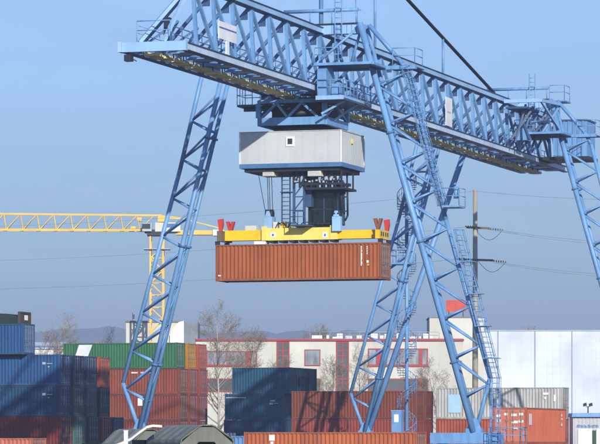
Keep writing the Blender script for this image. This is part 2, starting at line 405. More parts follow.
c=stack_pos(231,243,T20,0,0,right=False); chassis('trailer under the pale blue container, below the picture',c,T20); c.z=.895
container('pale blue container low between the canvas roof and nearest orange container',(.13,.30,.58),T20,c)
# suspended container
hz_=14.42
t=container('reddish orange corrugated container hanging under the yellow spreader',(.35,.098,.030),T40,Vector((CX,CY,hz_)),group=None,door=(.36,.17,.12),rust=.18,stain=.3)
mb=MB(); rr=random.Random(3)
for i in range(14): mb.box(4.62,-1.228,.95+i*.1,4.62+rr.choice((.06,.08,.1)),-1.20,1.0+i*.1+.03)
for i in range(5): mb.box(5.05,-1.228,1.75+i*.12,5.12,-1.2,1.82+i*.12)
mb.box(5.05,-1.228,1.15,5.2,-1.2,1.32).box(-5.9,-1.228,.35,-5.7,-1.2,.45); mb.build('marking',M['white'],t)
marks(t,[(5.08,.95,5.22,1.1)],M['orange_mark'])
# ------------------------------------------------------------------ gantry crane
crane=thing('gantry_crane','large light blue lattice gantry crane straddling the container yard','crane',(CX,CY,0),-AL)
ZB,ZT=27.62,31.85; UN,UF,UT=2.0,-2.0,1.72
T0,T1=-31.0,73.2
nodes=[-28.5+3.83*i for i in range(27)]
girder=MB().beam((UT,nodes[0]-.6,ZT),(UT,nodes[-1]+.3,ZT),.42,.40).build('girder',M['blue_pale'],crane)
gf=MB()
for z in (ZT+.215,ZT-.215): gf.beam((UT,nodes[0]-.6,z),(UT,nodes[-1]+.3,z),.62,.03)
gf.build('chord_flange',M['blue_dark'],girder)
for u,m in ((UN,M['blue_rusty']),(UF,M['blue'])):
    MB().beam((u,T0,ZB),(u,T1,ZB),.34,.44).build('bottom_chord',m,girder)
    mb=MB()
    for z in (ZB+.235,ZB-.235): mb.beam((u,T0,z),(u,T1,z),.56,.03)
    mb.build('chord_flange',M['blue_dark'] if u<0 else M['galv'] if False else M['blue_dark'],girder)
MB().box(-1.97,T0-.35,ZB-.30,2.25,T0+.0,ZB+.30).build('end_beam',M['blue_pale'],girder)
MB().box(-2.2,T0-.5,ZB-.3,-1.98,T0+.3,ZB+.34).build('bumper',M['blue_pale'],girder)
for i,t_ in enumerate(nodes):
    MB().beam((UN-.05,t_,ZB+.2),(UT,t_,ZT-.2),.23,.22,(0,1,0)).build('truss_post',M['blue'],girder)
    if i+1<len(nodes):
        MB().beam((UT,t_+.15,ZT-.2),(UN-.05,nodes[i+1]-.25,ZB+.2),.20,.20,(1,0,0)).build('truss_diagonal',M['blue'],girder)
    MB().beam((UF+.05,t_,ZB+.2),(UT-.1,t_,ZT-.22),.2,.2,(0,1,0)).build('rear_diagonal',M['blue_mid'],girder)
    MB().prism([(UT-.2,t_-.03,ZT-.2),(UT-.2,t_-.03,ZT-1.0),(UT-1.0,t_-.03,ZT-1.0)],(0,.06,0)).build('gusset',M['blue_dark'],girder)  # gussets in deep blue, shade under the chord put into their colour
    MB().box(.45,t_-.55,ZB-.22,1.72,t_+.75,ZB-.17).build('soffit_plate',M['blue_pale'],girder)
    cb=MB().beam((UF+.17,t_,ZB-.02),(UN-.17,t_,ZB-.02),.28,.3); cb.build('cross_beam',M['blue'],girder)
for i in range(len(nodes)-1):
    a,b=nodes[i],nodes[i+1]; mb=MB()
    mb.beam((UF+.17,a+.15,ZB-.05),(UN-.17,b-.15,ZB-.05),.16,.14)
    mb.beam((UF+.17,b-.15,ZB+.11),(UN-.17,a+.15,ZB+.11),.16,.14)
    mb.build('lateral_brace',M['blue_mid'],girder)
    mb=MB(); m_=(a+b)/2
    mb.beam((UF+.1,a+.1,ZB+.2),(0.05,m_,(ZB+ZT)/2),.13,.13); mb.beam((0.05,m_,(ZB+ZT)/2),(UF+.1,b-.1,ZB+.2),.13,.13)
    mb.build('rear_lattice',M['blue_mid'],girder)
# ochre walkway boards beneath the girder
t_=T0+1.0
while t_<T1-2:
    mb=MB()
    for u in (-.92,-.3): mb.box(u,t_,ZB-.30,u+.1,t_+3.3,ZB-.16)
    for q in range(4): mb.box(-1.0,t_+q*.82,ZB-.42+.03*(q%2),-.15,t_+q*.82+.62,ZB-.29)
    mb.build('walkway_board',M['wood'],girder)
    t_+=3.83
mb=MB(); t_=T0+1.5
while t_<T1-2:
    for u in (-1.2,.1): mb.beam((u,t_,ZB-.36),(u,t_,ZB-.02),.06,.06)
    t_+=1.915
mb.beam((-1.22,T0+1,ZB-.2),(-1.22,T1-2,ZB-.2),.05,.05)
mb.build('walkway_bracket',M['dark'],girder)
# service conduit and upper light rail along the inside
mb=MB().beam((1.2,T0+1,ZB+.45),(1.2,T1-1,ZB+.45),.55,.05); mb.beam((.85,T0+1,ZB+1.4),(.85,T1-1,ZB+1.4),.05,.05).beam((.85,T0+1,ZB+.95),(.85,T1-1,ZB+.95),.04,.04)
t_=T0+1
while t_<T1-1: mb.beam((.85,t_,ZB+.45),(.85,t_,ZB+1.4),.05,.05); t_+=1.915
mb.build('inner_walkway',M['blue_mid'],girder)
# pyramid at the cantilever tip
top=(UT,nodes[0]-.3,ZT)
for u in (-.9,.7): MB().beam((u,T0-.1,ZB+.3),top,.22,.22).build('tip_strut',M['blue_pale'],girder)
mb=MB()
def railing(mb,pts,h=1.05,r=.03,step=1.4):
    for a,b in zip(pts[:-1],pts[1:]):
        a=Vector(a); b=Vector(b); n=max(1,int((b-a).length/step))
        for k in range(n+1): p=a.lerp(b,k/n); mb.tube(p,p+Vector((0,0,h)),r,n=5)
        for hh in (h,h*.55): mb.tube(a+Vector((0,0,hh)),b+Vector((0,0,hh)),r,n=5)
railing(mb,[(-1.0,T0-.3,ZB+.3),(1.2,T0-.3,ZB+.3)],h=1.3,r=.03)
railing(mb,[(-1.0,T0-.3,ZB+.3),(-1.0,T0+6,ZB+.3)],r=.025,step=1.9)
mb.build('railing',M['blue'],girder)
mb=MB().box(.45,T0+.6,ZB+.4,.8,T0+1.1,ZB+1.9); mb.build('switch_box',M['dark'],girder)
mb=MB().box(-1.85,T0-.3,ZB-.85,-1.4,T0+.2,ZB-.45).beam((-1.62,T0-.05,ZB-.45),(-1.62,T0-.05,ZB-.26),.1,.1).beam((-1.4,T0-.05,ZB-.7),(-1.1,T0-.05,ZB-.85),.08,.06)
mb.build('floodlight',M['dark'],girder)
# white signs
a=loc(219,38,u=2.25); b=loc(236.5,43,u=2.25); z0_=a.z; z1_=z0_+1.12
sg=MB().box(2.2,a.y,z0_,2.25,b.y,z1_).build('sign',M['white'],crane)
MB().box(2.254,a.y+.02,z1_-.45,2.262,b.y-.02,z1_-.35).build('stripe',M['signblue'],sg)
c_=(a.y+b.y)/2
MB().box(2.17,c_-.25,ZB+.25,2.24,c_+.35,z0_+.1).build('sign_post',M['white'],sg)
a=loc(446,96,u=2.25); b=loc(451.5,96,u=2.25)
sg=MB().box(2.2,a.y,ZB+.35,2.25,b.y+.2,ZB+2.6).build('sign',M['white'],crane)
MB().box(2.254,a.y+.3,ZB+1.4,2.262,b.y-.2,ZB+1.5).build('stripe',M['galv'],sg)
# ---- portal legs
ZF=3.75
def leg(name, inner, outer, half, side):
    """inner: list of (u,t,z) foot->top; outer likewise with a kink; half: half spacing of the two inner chords"""
    i0,i1=inner
    root=MB()
    for s,r in ((-1,.215 if side>0 else .17),(1,.15)):
        root.tube(i0+Vector((0,s*.42,0)),i1+Vector((0,s*half,0)),r,n=14)
    root=root.build(name,M['blue'],crane)
    oc=MB()
    for a,b in zip(outer[:-1],outer[1:]): oc.tube(a,b,.155,n=12)
    oc.build('outer_chord',M['blue'],root)
    def ip(z,s):
        f=(z-i0.z)/(i1.z-i0.z); return i0.lerp(i1,f)+Vector((0,s*(.42+(half-.42)*f),0))
    def op(z):
        for a,b in zip(outer[:-1],outer[1:]):
            if a.z<=z<=b.z+1e-6: return a.lerp(b,(z-a.z)/(b.z-a.z))
        return outer[-1]
    for fz in (8.6,17.0,24.6):
        for s_ in (-1,1):
            c=ip(fz,s_); dv=(i1-i0).normalized()*.07
            MB().tube(c-dv,c+dv,.31 if side>0 else .27,n=14).build('flange',M['blue_mid'],root)
    z=outer[1].z-1.3; k=0; step=2.72
    while z+step<i1.z-1.5:
        for s in (-1,1):
            MB().tube(ip(z,s),op(z+.85),.078,n=8).build('leg_brace',M['blue'],root)
            if z+step<i1.z-1.6: MB().tube(op(z+.85),ip(z+step-.1,s),.078,n=8).build('leg_brace',M['blue'],root)
        mb=MB().tube(ip(z,-1),ip(z,1),.06,n=6); mb.tube(ip(z,-1),ip(z+step,1),.05,n=6); mb.build('tie',M['blue'],root)
        z+=step
    return root
def portal(dt):
    o=Vector((0,dt,0)); H=.8
    # right leg
    f=Vector((12.37,.6,ZF)); topR=loc(363,24,t=-1.2)
    iR=[f+o,topR+o]
    kR=loc(490,378,t=.45); pR=loc(410,78,t=-.7); apR=loc(369,25,t=-1.0); spR=loc(402,63,t=-.8)
    r=leg('portal_leg',iR,[Vector((12.45,.6,ZF))+o,kR+o,loc(446,220,t=.0)+o,pR+o,spR+o,apR+o],H,1)
    # left leg
    f=Vector((-12.37,.6,ZF)); g=loc(223,88,t=-.9); d=(g-f)
    topL=f+d*1.06
    kL=loc(123,383,t=.45); 
    l=leg('portal_leg',[f+o,topL+o],[Vector((-12.45,.6,ZF))+o,kL+o,loc(180,170,t=-.3)+o,loc(206.5,56,t=-.8)+o],H,-1)
    # yoke beam at the top chord
    z=topR.z-.35
    yk=MB().box(-.4,-1.55+dt,z-.32,topR.x+.1,-.85+dt,z+.34).build('yoke_beam',M['blue_pale'],crane)
    MB().box(-.5,-1.65+dt,z+.343,topR.x-.2,-.75+dt,z+.43).build('yoke_deck',M['dark'],yk)
    mb=MB(); 
    for k in range(6):
        u=2.6+k*.36; mb.box(u,-1.57+dt,z-.3,u+.05,-1.553+dt,z+.32)
    mb.build('stiffener',M['blue'],yk)
    mb=MB().tube((-.9,-1.5+dt,z+1.35),(topR.x-.25,-1.5+dt,z+1.35),.13,n=10)
    for u in (-.6,1.0,2.6,topR.x-.4): mb.tube((u,-1.5+dt,z+.43),(u,-1.5+dt,z+1.35),.05,n=6)
    mb.build('pipe_rail',M['blue'],yk)
    mb=MB()
    for u in (2.9,3.4): mb.tube((u,-1.75+dt,z-2.2),(u,-1.75+dt,z+2.6),.04,n=6)
    for k in range(13): mb.tube((2.9,-1.75+dt,z-2.1+k*.36),(3.4,-1.75+dt,z-2.1+k*.36),.025,n=5)
    mb.build('ladder',M['blue'],yk)
    # sway struts from the apex to the deck
    zd=29.15
    ap=topR+Vector((0,dt-.1,0))
    for q in ((2.1,-2.4+dt,zd+.6),(topR.x-1.0,-1.0+dt,zd+.1)):
        MB().tube(ap,q,.10,n=8).build('apex_strut',M['blue'],r)
    # mid deck with its edge beam
    dk=MB().box(2.3,-4.4+dt,zd-.05,6.2,-.5+dt,zd+.03).build('service_deck',M['blue_dark'],crane)
    mb=MB().box(2.25,-4.7+dt,zd-.08,6.4,-4.4+dt,zd+.1).box(6.2,-4.4+dt,zd-.07,6.5,-1.3+dt,zd+.09).box(2.1,-1.3+dt,zd-.14,8.6,-.9+dt,zd+.12)
    mb.build('edge_beam',M['blue'],dk)
    MB().box(6.5,-.88+dt,zd-.03,8.6,1.0+dt,zd+.04).build('landing',M['blue_dark'],dk)
    mb=MB(); railing(mb,[(2.3,-4.6+dt,zd+.1),(4.0,-4.6+dt,zd+.1)],r=.03); mb.build('railing',M['blue'],dk)
    mb=MB(); railing(mb,[(6.9,-1.1+dt,zd+.2),(8.5,-1.1+dt,zd+.2),(8.5,.9+dt,zd+.2)],h=1.15)
    mb.build('railing',M['blue'],dk)
    # sill beam and bogies
    for sgn in (-1,1):
        c=12.37*sgn
        sl=MB().box(min(c-3.1*sgn,c+1.95*sgn),.1+dt,2.95,max(c-3.1*sgn,c+1.95*sgn),1.1+dt,3.7).build('sill_beam',M['blue'],crane)
        for k in (-2.3,1.2):
            x=c+k*sgn
            bo=MB().box(x-1.0,.25+dt,.75,x+1.0,.95+dt,1.5).prism([(x-.9,.3+dt,1.5),(x+.9,.3+dt,1.5),(x+.3,.3+dt,2.95),(x-.3,.3+dt,2.95)],(0,.6,0)).build('bogie',M['blue'],sl)
            for w in (-.6,.6): MB().tube((x+w,.45+dt,.5),(x+w,.75+dt,.5),.36,n=20).build('wheel',M['rail'],sl)
        mb=MB().box(c-.55,.15+dt,3.7,c+.55,1.05+dt,4.0).prism([(c-.5,.35+dt,4.0),(c+.5,.35+dt,4.0),(c+.2,.35+dt,4.7),(c-.2,.35+dt,4.7)],(0,.1,0)); mb.build('foot_plate',M['blue'],sl)
    return r,l,topR
r1,l1,tR=portal(0.0)
r2,l2,_=portal(57.2)
# rear stay tube of the far left leg
MB().tube((-12.2,57.9,ZF),loc(465,150,u=-3.6),.25,n=14).build('stay_tube',M['blue'],crane)
# ladders along the near right leg
ld=MB()
def cage_ladder(mb,a,b,w=.5,cage=True,off=Vector((0,-.35,0)),step=.33):
    a=Vector(a); b=Vector(b); d=(b-a); n=int(d.length/step); x=Vector((.25,0,0))
    for s in (-1,1): mb.tube(a+x*s,b+x*s,.035,n=5)
    for k in range(n+1):
        p=a.lerp(b,k/n); mb.tube(p-x,p+x,.025,n=5)
    if cage:
        m=int(d.length/.8); prev=None
        for k in range(m+1):
            p=a.lerp(b,k/m); ring=[p+Vector((.38*math.cos(th),-.05-.42*math.sin(th)*1.3,0)) for th in [math.pi*j/6 for j in range(7)]]
            for q1,q2 in zip(ring[:-1],ring[1:]): mb.tube(q1,q2,.022,n=4)
            if prev:
                for j in (0,2,4,6): mb.tube(prev[j],ring[j],.02,n=4)
            prev=ring
cage_ladder(ld,loc(443,206,t=-.6),loc(406,66,t=-1.1),step=.42)
ld.build('ladder',M['blue'],r1)
ld=MB(); cage_ladder(ld,loc(496,378,t=-.1),loc(459,230,t=-.5),step=.36); ld.build('ladder',M['blue'],r1)
ld=MB(); cage_ladder(ld,loc(495,446,t=-.1),loc(496,378,t=-.1),cage=True,step=.36); ld.build('ladder',M['blue'],r1)
ld=MB(); p=loc(444,206,t=-.9); q=loc(461,206,t=-.9)
ld.box(p.x,-1.5,p.z-.12,q.x,.3,p.z); ld.build('landing',M['blue'],r1)
ld=MB(); railing(ld,[(p.x,-1.45,p.z),(q.x,-1.45,p.z),(q.x,.25,p.z)],h=1.2); ld.tube((q.x-.3,-1.0,p.z+.5),(q.x-.3,-1.0,p.z+1.35),.2,n=10); ld.build('railing',M['blue'],r1)
for k in range(4):
    z=p.z-3-k*3.1; f=(p.z-z)/(p.z-9.0); pp=loc(459+(496-459)*(k+1)/4.6,230+148*(k+1)/4.6,t=-.3)
    MB().box(pp.x-.5,-.9,pp.z,pp.x+.6,.1,pp.z+.05).build('rest_landing',M['blue'],r1)
mb=MB(); b0=loc(490,444,t=-.6); railing(mb,[(b0.x,-.9,2.9),(b0.x+2.2,-.9,2.9),(b0.x+2.2,1,2.9)],h=1.15,step=.75); mb.box(b0.x,-.95,2.8,b0.x+2.25,1.0,2.9); mb.build('foot_platform',M['blue'],r1)
# spiral stair beside the far left leg
su,st=-8.75,58.2
z0,z1=0.0,26.6
col=MB().tube((su,st,0),(su,st,z1),.16,n=12).build('spiral_stair',M['blue'],crane)
tr=MB(); rl_=MB(); n=int((z1-.2)/.21); prev=None
for k in range(n):
    th=k*2*math.pi/17; z=.2+k*.21; R=.84
    c0=Vector((su,st,z)); a=Vector((math.cos(th),math.sin(th),0)); b=Vector((math.cos(th+.37),math.sin(th+.37),0))
    tr.prism([c0+a*.15,c0+a*R,c0+b*R,c0+b*.15],(0,0,.05))
    p=c0+a*R+Vector((0,0,1.0)); rl_.tube(c0+a*R,p,.018,n=4)
    if prev:
        rl_.tube(prev,p,.03,n=5); rl_.tube(prev-Vector((0,0,.5)),p-Vector((0,0,.5)),.018,n=4)
    prev=p
tr.build('tread',M['blue_dark'],col); rl_.build('handrail',M['blue'],col)
MB().box(su+.2,st-.5,z1-.1,su+2.6,st+.5,z1).build('gangway',M['blue'],col)
# platform on the far left leg
p=loc(392,263,t=57.0); q=loc(411,263,t=57.0)
pf=MB().box(p.x,56.2,p.z-.15,q.x,58.4,p.z).build('leg_platform',M['blue'],crane)
mb=MB(); railing(mb,[(p.x,56.25,p.z),(q.x,56.25,p.z)],h=1.1,step=.8); railing(mb,[(p.x,56.25,p.z),(p.x,58.3,p.z)],h=1.1,step=.8); mb.build('railing',M['blue'],pf)
# mast, stays and struts above the girder
zm=47.0
ms=MB()
for s in (-1,1): ms.tube((UT+s*1.2,-1.2,ZT),(UT,-1.2,zm),.14,n=8)
# (the mast head stands above the picture)
a=loc(494,93,u=UT); b=loc(408,0,u=UT); hd=b+(b-a)*(( -1.2-b.y)/(b.y-a.y))
ms=MB().tube((UT,-1.2,ZT),(UT,-1.2,hd.z),.16,n=8).build('mast',M['blue'],crane)
MB().tube(a,hd,.135,n=10).build('stay',M['black'],ms)
MB().tube(hd,(UT,nodes[0],ZT+.2),.135,n=10).build('stay',M['black'],ms)
for px in (375,443):
    yb={375:50,443:76}[px]; p=loc(px,yb,u=UT); f=(p.y-a.y)/(hd.y-a.y); zz=a.z+(hd.z-a.z)*f
    MB().tube((UT,p.y,ZT),(UT,p.y,zz),.10,n=8).build('stay_strut',M['blue'],ms)
# antenna on yoke end
mb=MB().tube(loc(357,22,t=-1.2),loc(355.5,-8,t=-1.2),.06,n=6).beam(loc(354,10,t=-1.2),loc(361,10,t=-1.2),.08,.08); mb.build('antenna',M['blue'],ms)
# far end machinery: electrical house and cross frames
eh=MB(); nC=14
u0,u1,t0,t1,zb,zt=3.4,6.4,62.2,65.4,27.9,31.0
for k in range(nC):
    x0=u0+(u1-u0)*k/nC; x1=u0+(u1-u0)*(k+1)/nC; y=t0 if k%2 else t0-.07
    eh.box(x0,y,zb,x1,t0+.2,zt)
eh.box(u0,t0+.2,zb,u1,t1,zt); eh=eh.build('electrical_house',M['blue'],crane)
MB().box(u0-.1,t0-.15,zt,u1+.1,t1+.1,zt+.12).build('roof',M['blue_dark'],eh)
MB().box(1.8,t0-.3,zb-.3,u1+.2,t1+.2,zb-.02).build('floor',M['dark'],eh)
mb=MB()
for k in range(5): mb.beam((3.0+.1*k,50+1.6*k,28.2),(3.8+.2*k,50.5+1.6*k,31.4),.16,.16)
mb.box(2.4,49.2,30.95,4.2,53.5,31.12).beam((2.6,50,28.4),(4.4,51,31.3),.18,.18).beam((4.2,50,28.4),(2.8,52,31.2),.18,.18).beam((5.0,54,28.4),(3.4,55,31.2),.2,.2).beam((3.2,53,28.4),(5.2,54.5,31.2),.2,.2).tube((2.6,54,29.0),(4.8,54,29.0),.35,n=14); mb.build('cross_frame',M['blue_dark'],eh)
mb=MB().box(2.6,51.6,28.5,3.6,53.4,29.5).beam((4.4,53.5,29.2),(5.6,54.5,31.4),.3,.16).beam((3.6,53.5,30.2),(5.2,53.5,30.2),.14,.14); mb.build('winch_casing',M['blue'],eh)
mb=MB(); railing(mb,[(2.4,49,28.3),(2.4,55.0,28.3)],r=.03); mb.build('railing',M['blue'],eh)
mb=MB(); railing(mb,[(4.3,57.0,32.3),(5.6,57.0,32.3),(5.6,59,32.3)],h=1.3); mb.build('railing',M['blue'],eh)
MB().box(4.2,56.9,32.2,5.7,59.1,32.3).beam((4.9,58,29.2),(4.9,58,32.2),.16,.16).build('upper_landing',M['blue'],eh)
mb=MB().beam((2.2,49.5,31.6),(5.3,49.5,31.6),.3,.3).beam((5.3,49.5,31.6),(5.3,56.2,31.9),.25,.25).beam((5.3,49.5,31.6),(5.6,57,29.1),.16,.16); mb.build('frame_beam',M['blue_pale'],eh)
# ------------------------------------------------------------------ trolley with machine house and cab
tro=thing('crane_trolley','crane trolley under the girder with white machine house and dark cab','crane trolley',(CX,CY,0),-AL)
fr=MB(); ua,ub,ta,tb=-2.42,2.42,-2.6,2.75
for t_ in (ta,tb): fr.box(ua,t_-.15,25.2,ub,t_+.15,25.75)
for u in (ua,ub): fr.box(u-.15,ta+.15,25.21,u+.15,tb-.15,25.74)
for u in (ua,ub):
    for t_ in (ta,tb): fr.box(u-.17,t_-.17,25.75,u+.17,t_+.17,26.75)
for t_ in (ta,tb): fr.box(ua,t_-.16,26.752,ub,t_+.16,27.0)
for u in (ua,ub): fr.box(u-.16,ta+.16,26.755,u+.16,tb-.16,26.995)
frame=fr.build('frame',M['blue'],tro)
for t_ in (ta,tb):
    for a,b in (((-.3,25.75),(.75,26.75)),((1.9,25.75),(.75,26.75)),((-2.2,25.75),(-1.1,26.75)),((-1.1,26.75),(-.3,25.75))):
        MB().beam((a[0],t_,a[1]),(b[0],t_,b[1]),.16,.16,(0,1,0)).build('frame_diagonal',M['blue'],frame)
for u in (ua,ub):
    for a,b in (((ta,25.75),(0,26.75)),((tb,25.75),(0,26.75))): MB().beam((u,a[0],a[1]),(u,b[0],b[1]),.16,.16,(1,0,0)).build('frame_diagonal',M['blue'],frame)
MB().box(ua+.2,ta+.3,25.3,ub-.2,tb-.3,25.4).build('floor_plate',M['dark'],frame)
mb=MB().box(-2.0,-.9,25.42,2.0,2.2,26.7).box(-1.6,-1.8,25.4,-.2,.6,26.3).box(.4,-1.2,25.4,1.6,1.4,26.5).tube((-1.9,1.4,25.95),(.8,1.4,25.95),.42,n=16).tube((-1.2,-2.0,26.1),(1.2,-2.0,26.1),.22,n=12)
for k in range(6): mb.beam((-2+k*.75,-1.0,25.5),(-2+k*.75+.3,-.6,26.7),.1,.1)
mb.build('hoist_machinery',M['dark'],frame)
for u in (-2.0,2.0):
    for t_ in (-2.0,2.1):
        wb=MB().box(u-.28,t_-.55,26.998,u+.28,t_+.55,27.36); wb.build('wheel_truck',M['blue_dark'],frame)
# dark band of hangers between girder and trolley
mb=MB().box(-2.3,-2.5,26.998,-1.0,-1.0,27.15).box(.2,-2.6,27.0,2.1,-1.2,27.12).box(-1.8,0,27.0,1.8,2.4,27.1); mb.build('drive_plate',M['dark'],frame)
# left basket
p=loc(241,106,t=-1.6); q=loc(256,106,t=-1.6)
bk=MB().box(p.x,-2.5,p.z-.15,q.x+.9,-.6,p.z).box(p.x+.2,-1.6,p.z-.4,q.x+.9,-1.4,p.z-.15).build('basket',M['blue_dark'],tro)
mb=MB(); railing(mb,[(q.x,-2.45,p.z),(p.x,-2.45,p.z),(p.x,-.65,p.z),(q.x,-.65,p.z)],h=1.2,step=.6); mb.build('railing',M['blue'],bk)
# right cabinet and walkway beside the girder
cabn=MB().box(2.45,-4.5,27.0,3.1,-2.6,28.7).prism([(2.45,-4.5,28.7),(2.45,-2.6,28.7),(2.45,-2.9,29.1),(2.45,-4.1,29.1)],(.65,0,0)).build('drive_cabinet',M['blue'],tro)
MB().box(2.4,-4.6,26.7,4.4,2.2,26.82).build('walkway',M['blue_dark'],tro)
MB().box(4.3,-4.6,26.82,4.42,2.2,26.98).box(2.4,-4.72,26.7,4.42,-4.6,26.98).build('toe_board',M['blue_pale'],cabn)
mb=MB(); railing(mb,[(2.5,-4.6,26.98),(4.36,-4.6,26.98),(4.36,2.2,26.98)],h=1.1,step=.8,r=.035); mb.build('railing',M['blue'],cabn)
mb=MB().box(3.2,-3.6,26.83,3.8,-2.4,27.9).box(3.1,-1.6,26.83,3.9,.2,27.6).box(2.5,.4,26.83,3.6,1.6,28.0).tube((3.3,-2.2,26.9),(3.3,-2.2,28.2),.25,n=12).beam((2.6,-4.0,25.8),(4.2,-3.6,26.7),.14,.14).beam((2.6,-1.0,25.6),(4.2,-.6,26.7),.14,.14)
mb.build('motor',M['blue'],cabn)
# slewing ring
MB().tube((0,.1,24.78),(0,.1,25.2),2.1,n=40).build('slewing_ring',M['dark'],tro)
# machine house
hu0,hu1,ht0,ht1,hzb,hzt=-3.81,3.6,-2.6,3.06,22.55,24.75
hw_=MB()
def sheet(mb,axis,c,a0,a1,z0,z1,per,dep,sgn):
    n=int(round((a1-a0)/per)); per=(a1-a0)/n; pts=[]
    for i in range(n): a=a0+i*per; pts += [(a,0),(a+per*.7,0),(a+per*.8,dep),(a+per*.95,dep)]
    pts.append((a1,0))
    for (p,dp),(q,dq) in zip(pts[:-1],pts[1:]):
        if axis=='t': f=[(p,c-sgn*dp*-1,z0),(q,c+sgn*dq,z0),(q,c+sgn*dq,z1),(p,c+sgn*dp,z1)]
        else: f=[(c+sgn*dp,p,z0),(c+sgn*dq,q,z0),(c+sgn*dq,q,z1),(c+sgn*dp,p,z1)]
        mb.quad(*f)
sheet(hw_,'t',ht0,hu0,hu1,hzb,hzt,.93,.004,1); sheet(hw_,'u',hu1,ht0,ht1,hzb,hzt,.3,.05,-1)
sheet(hw_,'t',ht1,hu0,hu1,hzb,hzt,.42,.025,-1); sheet(hw_,'u',hu0,ht0,ht1,hzb,hzt,.3,.05,1)
house=hw_.build('machine_house',M['house'],tro)
MB().box(hu0-.04,ht0-.04,hzt,hu1+.04,ht1+.04,hzt+.06).build('roof',M['galv'],house)
for u in (hu0,hu1):
    for t_ in (ht0,ht1): MB().box(u-.05,t_-.05,hzb,u+.05,t_+.05,hzt-.002).build('corner_trim',M['white'],house)
MB().box(hu0-.03,ht0-.05,hzb-.31,hu1+.05,ht1+.03,hzb-.003).build('base_band',M['blue_mid'],house)
MB().box(hu0+.25,ht0+.25,hzb-.55,hu1-.25,ht1-.25,hzb-.312).build('underframe',M['dark'],house)
a=loc(286,146.5,t=ht0); b=loc(294.5,136.5,t=ht0)
wf=MB().box(a.x,ht0-.06,a.z,b.x,ht0-.01,b.z).build('window',M['white'],house)
MB().box(a.x+.14,ht0-.075,a.z+.16,b.x-.14,ht0-.062,b.z-.14).build('pane',M['darkglass'],wf)
MB().box(hu1+.03,-.2,24.0,hu1+.09,.2,24.35).build('lamp',M['wood'],house)
for x0,x1 in ((264,275),(309,322)):
    a=loc(x0,175,t=-2.0); b=loc(x1,169,t=-2.0)
    vb=MB().box(a.x,-2.3,a.z-.1,b.x,-1.2,b.z+.05).build('vent_box',M['grille'],house)
    mb=MB()
    for k in range(5): mb.box(a.x+.06,-2.33,a.z-.05+k*.1,b.x-.06,-2.302,a.z-.01+k*.1)
    mb.build('louvre',M['galv'],vb)
# cab gear under the house
gr=MB(); pa=loc(294,176,t=-1.5); pb=loc(342,187,t=-1.5); zt_=22.0; zb_=pb.z
for k in range(9):
    u=pa.x+(pb.x-pa.x)*k/8; gr.beam((u,-1.6,zb_),(u,-1.6,zt_),.10,.10)
    if k<8: gr.beam((u,-1.6,zb_+.1),(u+(pb.x-pa.x)/8,-1.6,zt_-.2),.07,.07)
    gr.beam((u,1.2,zb_),(u,1.2,zt_),.10,.10)
gr.box(pa.x+.9,-1.7,zb_-.15,pb.x+.2,1.4,zb_).beam((pa.x+.4,-1.6,zb_+.25),(pb.x+.2,-1.6,zb_+.25),.12,.16).beam((pa.x+1.6,-1.7,zb_+.45),(pb.x,-1.7,zb_+.45),.1,.1)
for k in range(7): gr.tube((pa.x+.6+k*.45,-.9,zb_),(pa.x+.6+k*.45,-.9,zb_+.5),.16,n=10)
gear=gr.build('slewing_carriage',M['dark'],tro)
rr=random.Random(8); mb=MB()
for k in range(13):
    u=pa.x+.1+k*.26; z=zb_+.3+rr.random()*.35; mb.box(u,-1.78,z,u+.07+.1*rr.random(),-1.70,z+.10+.1*rr.random())
mb.build('cable_clamp',M['galv'],gear)
for px in (294,304.3):
    p=loc(px,224,t=-1.4); MB().beam((p.x,-1.4,p.z),(p.x,-1.4,zt_),.16,.16).build('hanger',M['blue_dark'],gear)
h0=loc(294,224,t=-1.2); h1=loc(304.3,224,t=-1.2); zc_=h0.z
for k in range(3):
    za_=zc_+.9+k*1.0
    MB().beam((h0.x,-1.3,za_),(h1.x,-1.3,za_),.08,.08).beam((h0.x,-1.3,za_),(h1.x,-1.3,za_+.95),.07,.07).build('hanger_brace',M['blue_dark'],gear)
MB().box(h1.x+.02,-1.0,zc_+1.2,h1.x+.45,.4,22.0).build('switch_cabinet',M['blue_dark'],gear)
p=loc(292,225,t=-1.4); q=loc(310,225,t=-1.4)
MB().box(p.x,-1.9,p.z-.08,q.x,.4,p.z).build('cab_landing',M['blue_dark'],gear)
mb=MB(); railing(mb,[(p.x,-1.85,p.z),(q.x-.2,-1.85,p.z)],h=1.0,step=.45); mb.build('railing',M['blue_dark'],gear)
lad=MB(); a=loc(282,223,t=-1.2); b=loc(290,176,t=-1.2)
for u in (a.x,b.x): lad.beam((u,-1.2,a.z),(u,-1.2,22.2),.08,.1)
k=0
while a.z+k*.3<22.1: lad.tube((a.x,-1.2,a.z+k*.3),(b.x,-1.2,a.z+k*.3),.028,n=5); k+=1
lad.box(a.x-.05,-1.5,loc(280,192,t=-1.2).z-.06,b.x+.15,-.8,loc(280,192,t=-1.2).z); lad.build('ladder',M['blue_dark'],gear)
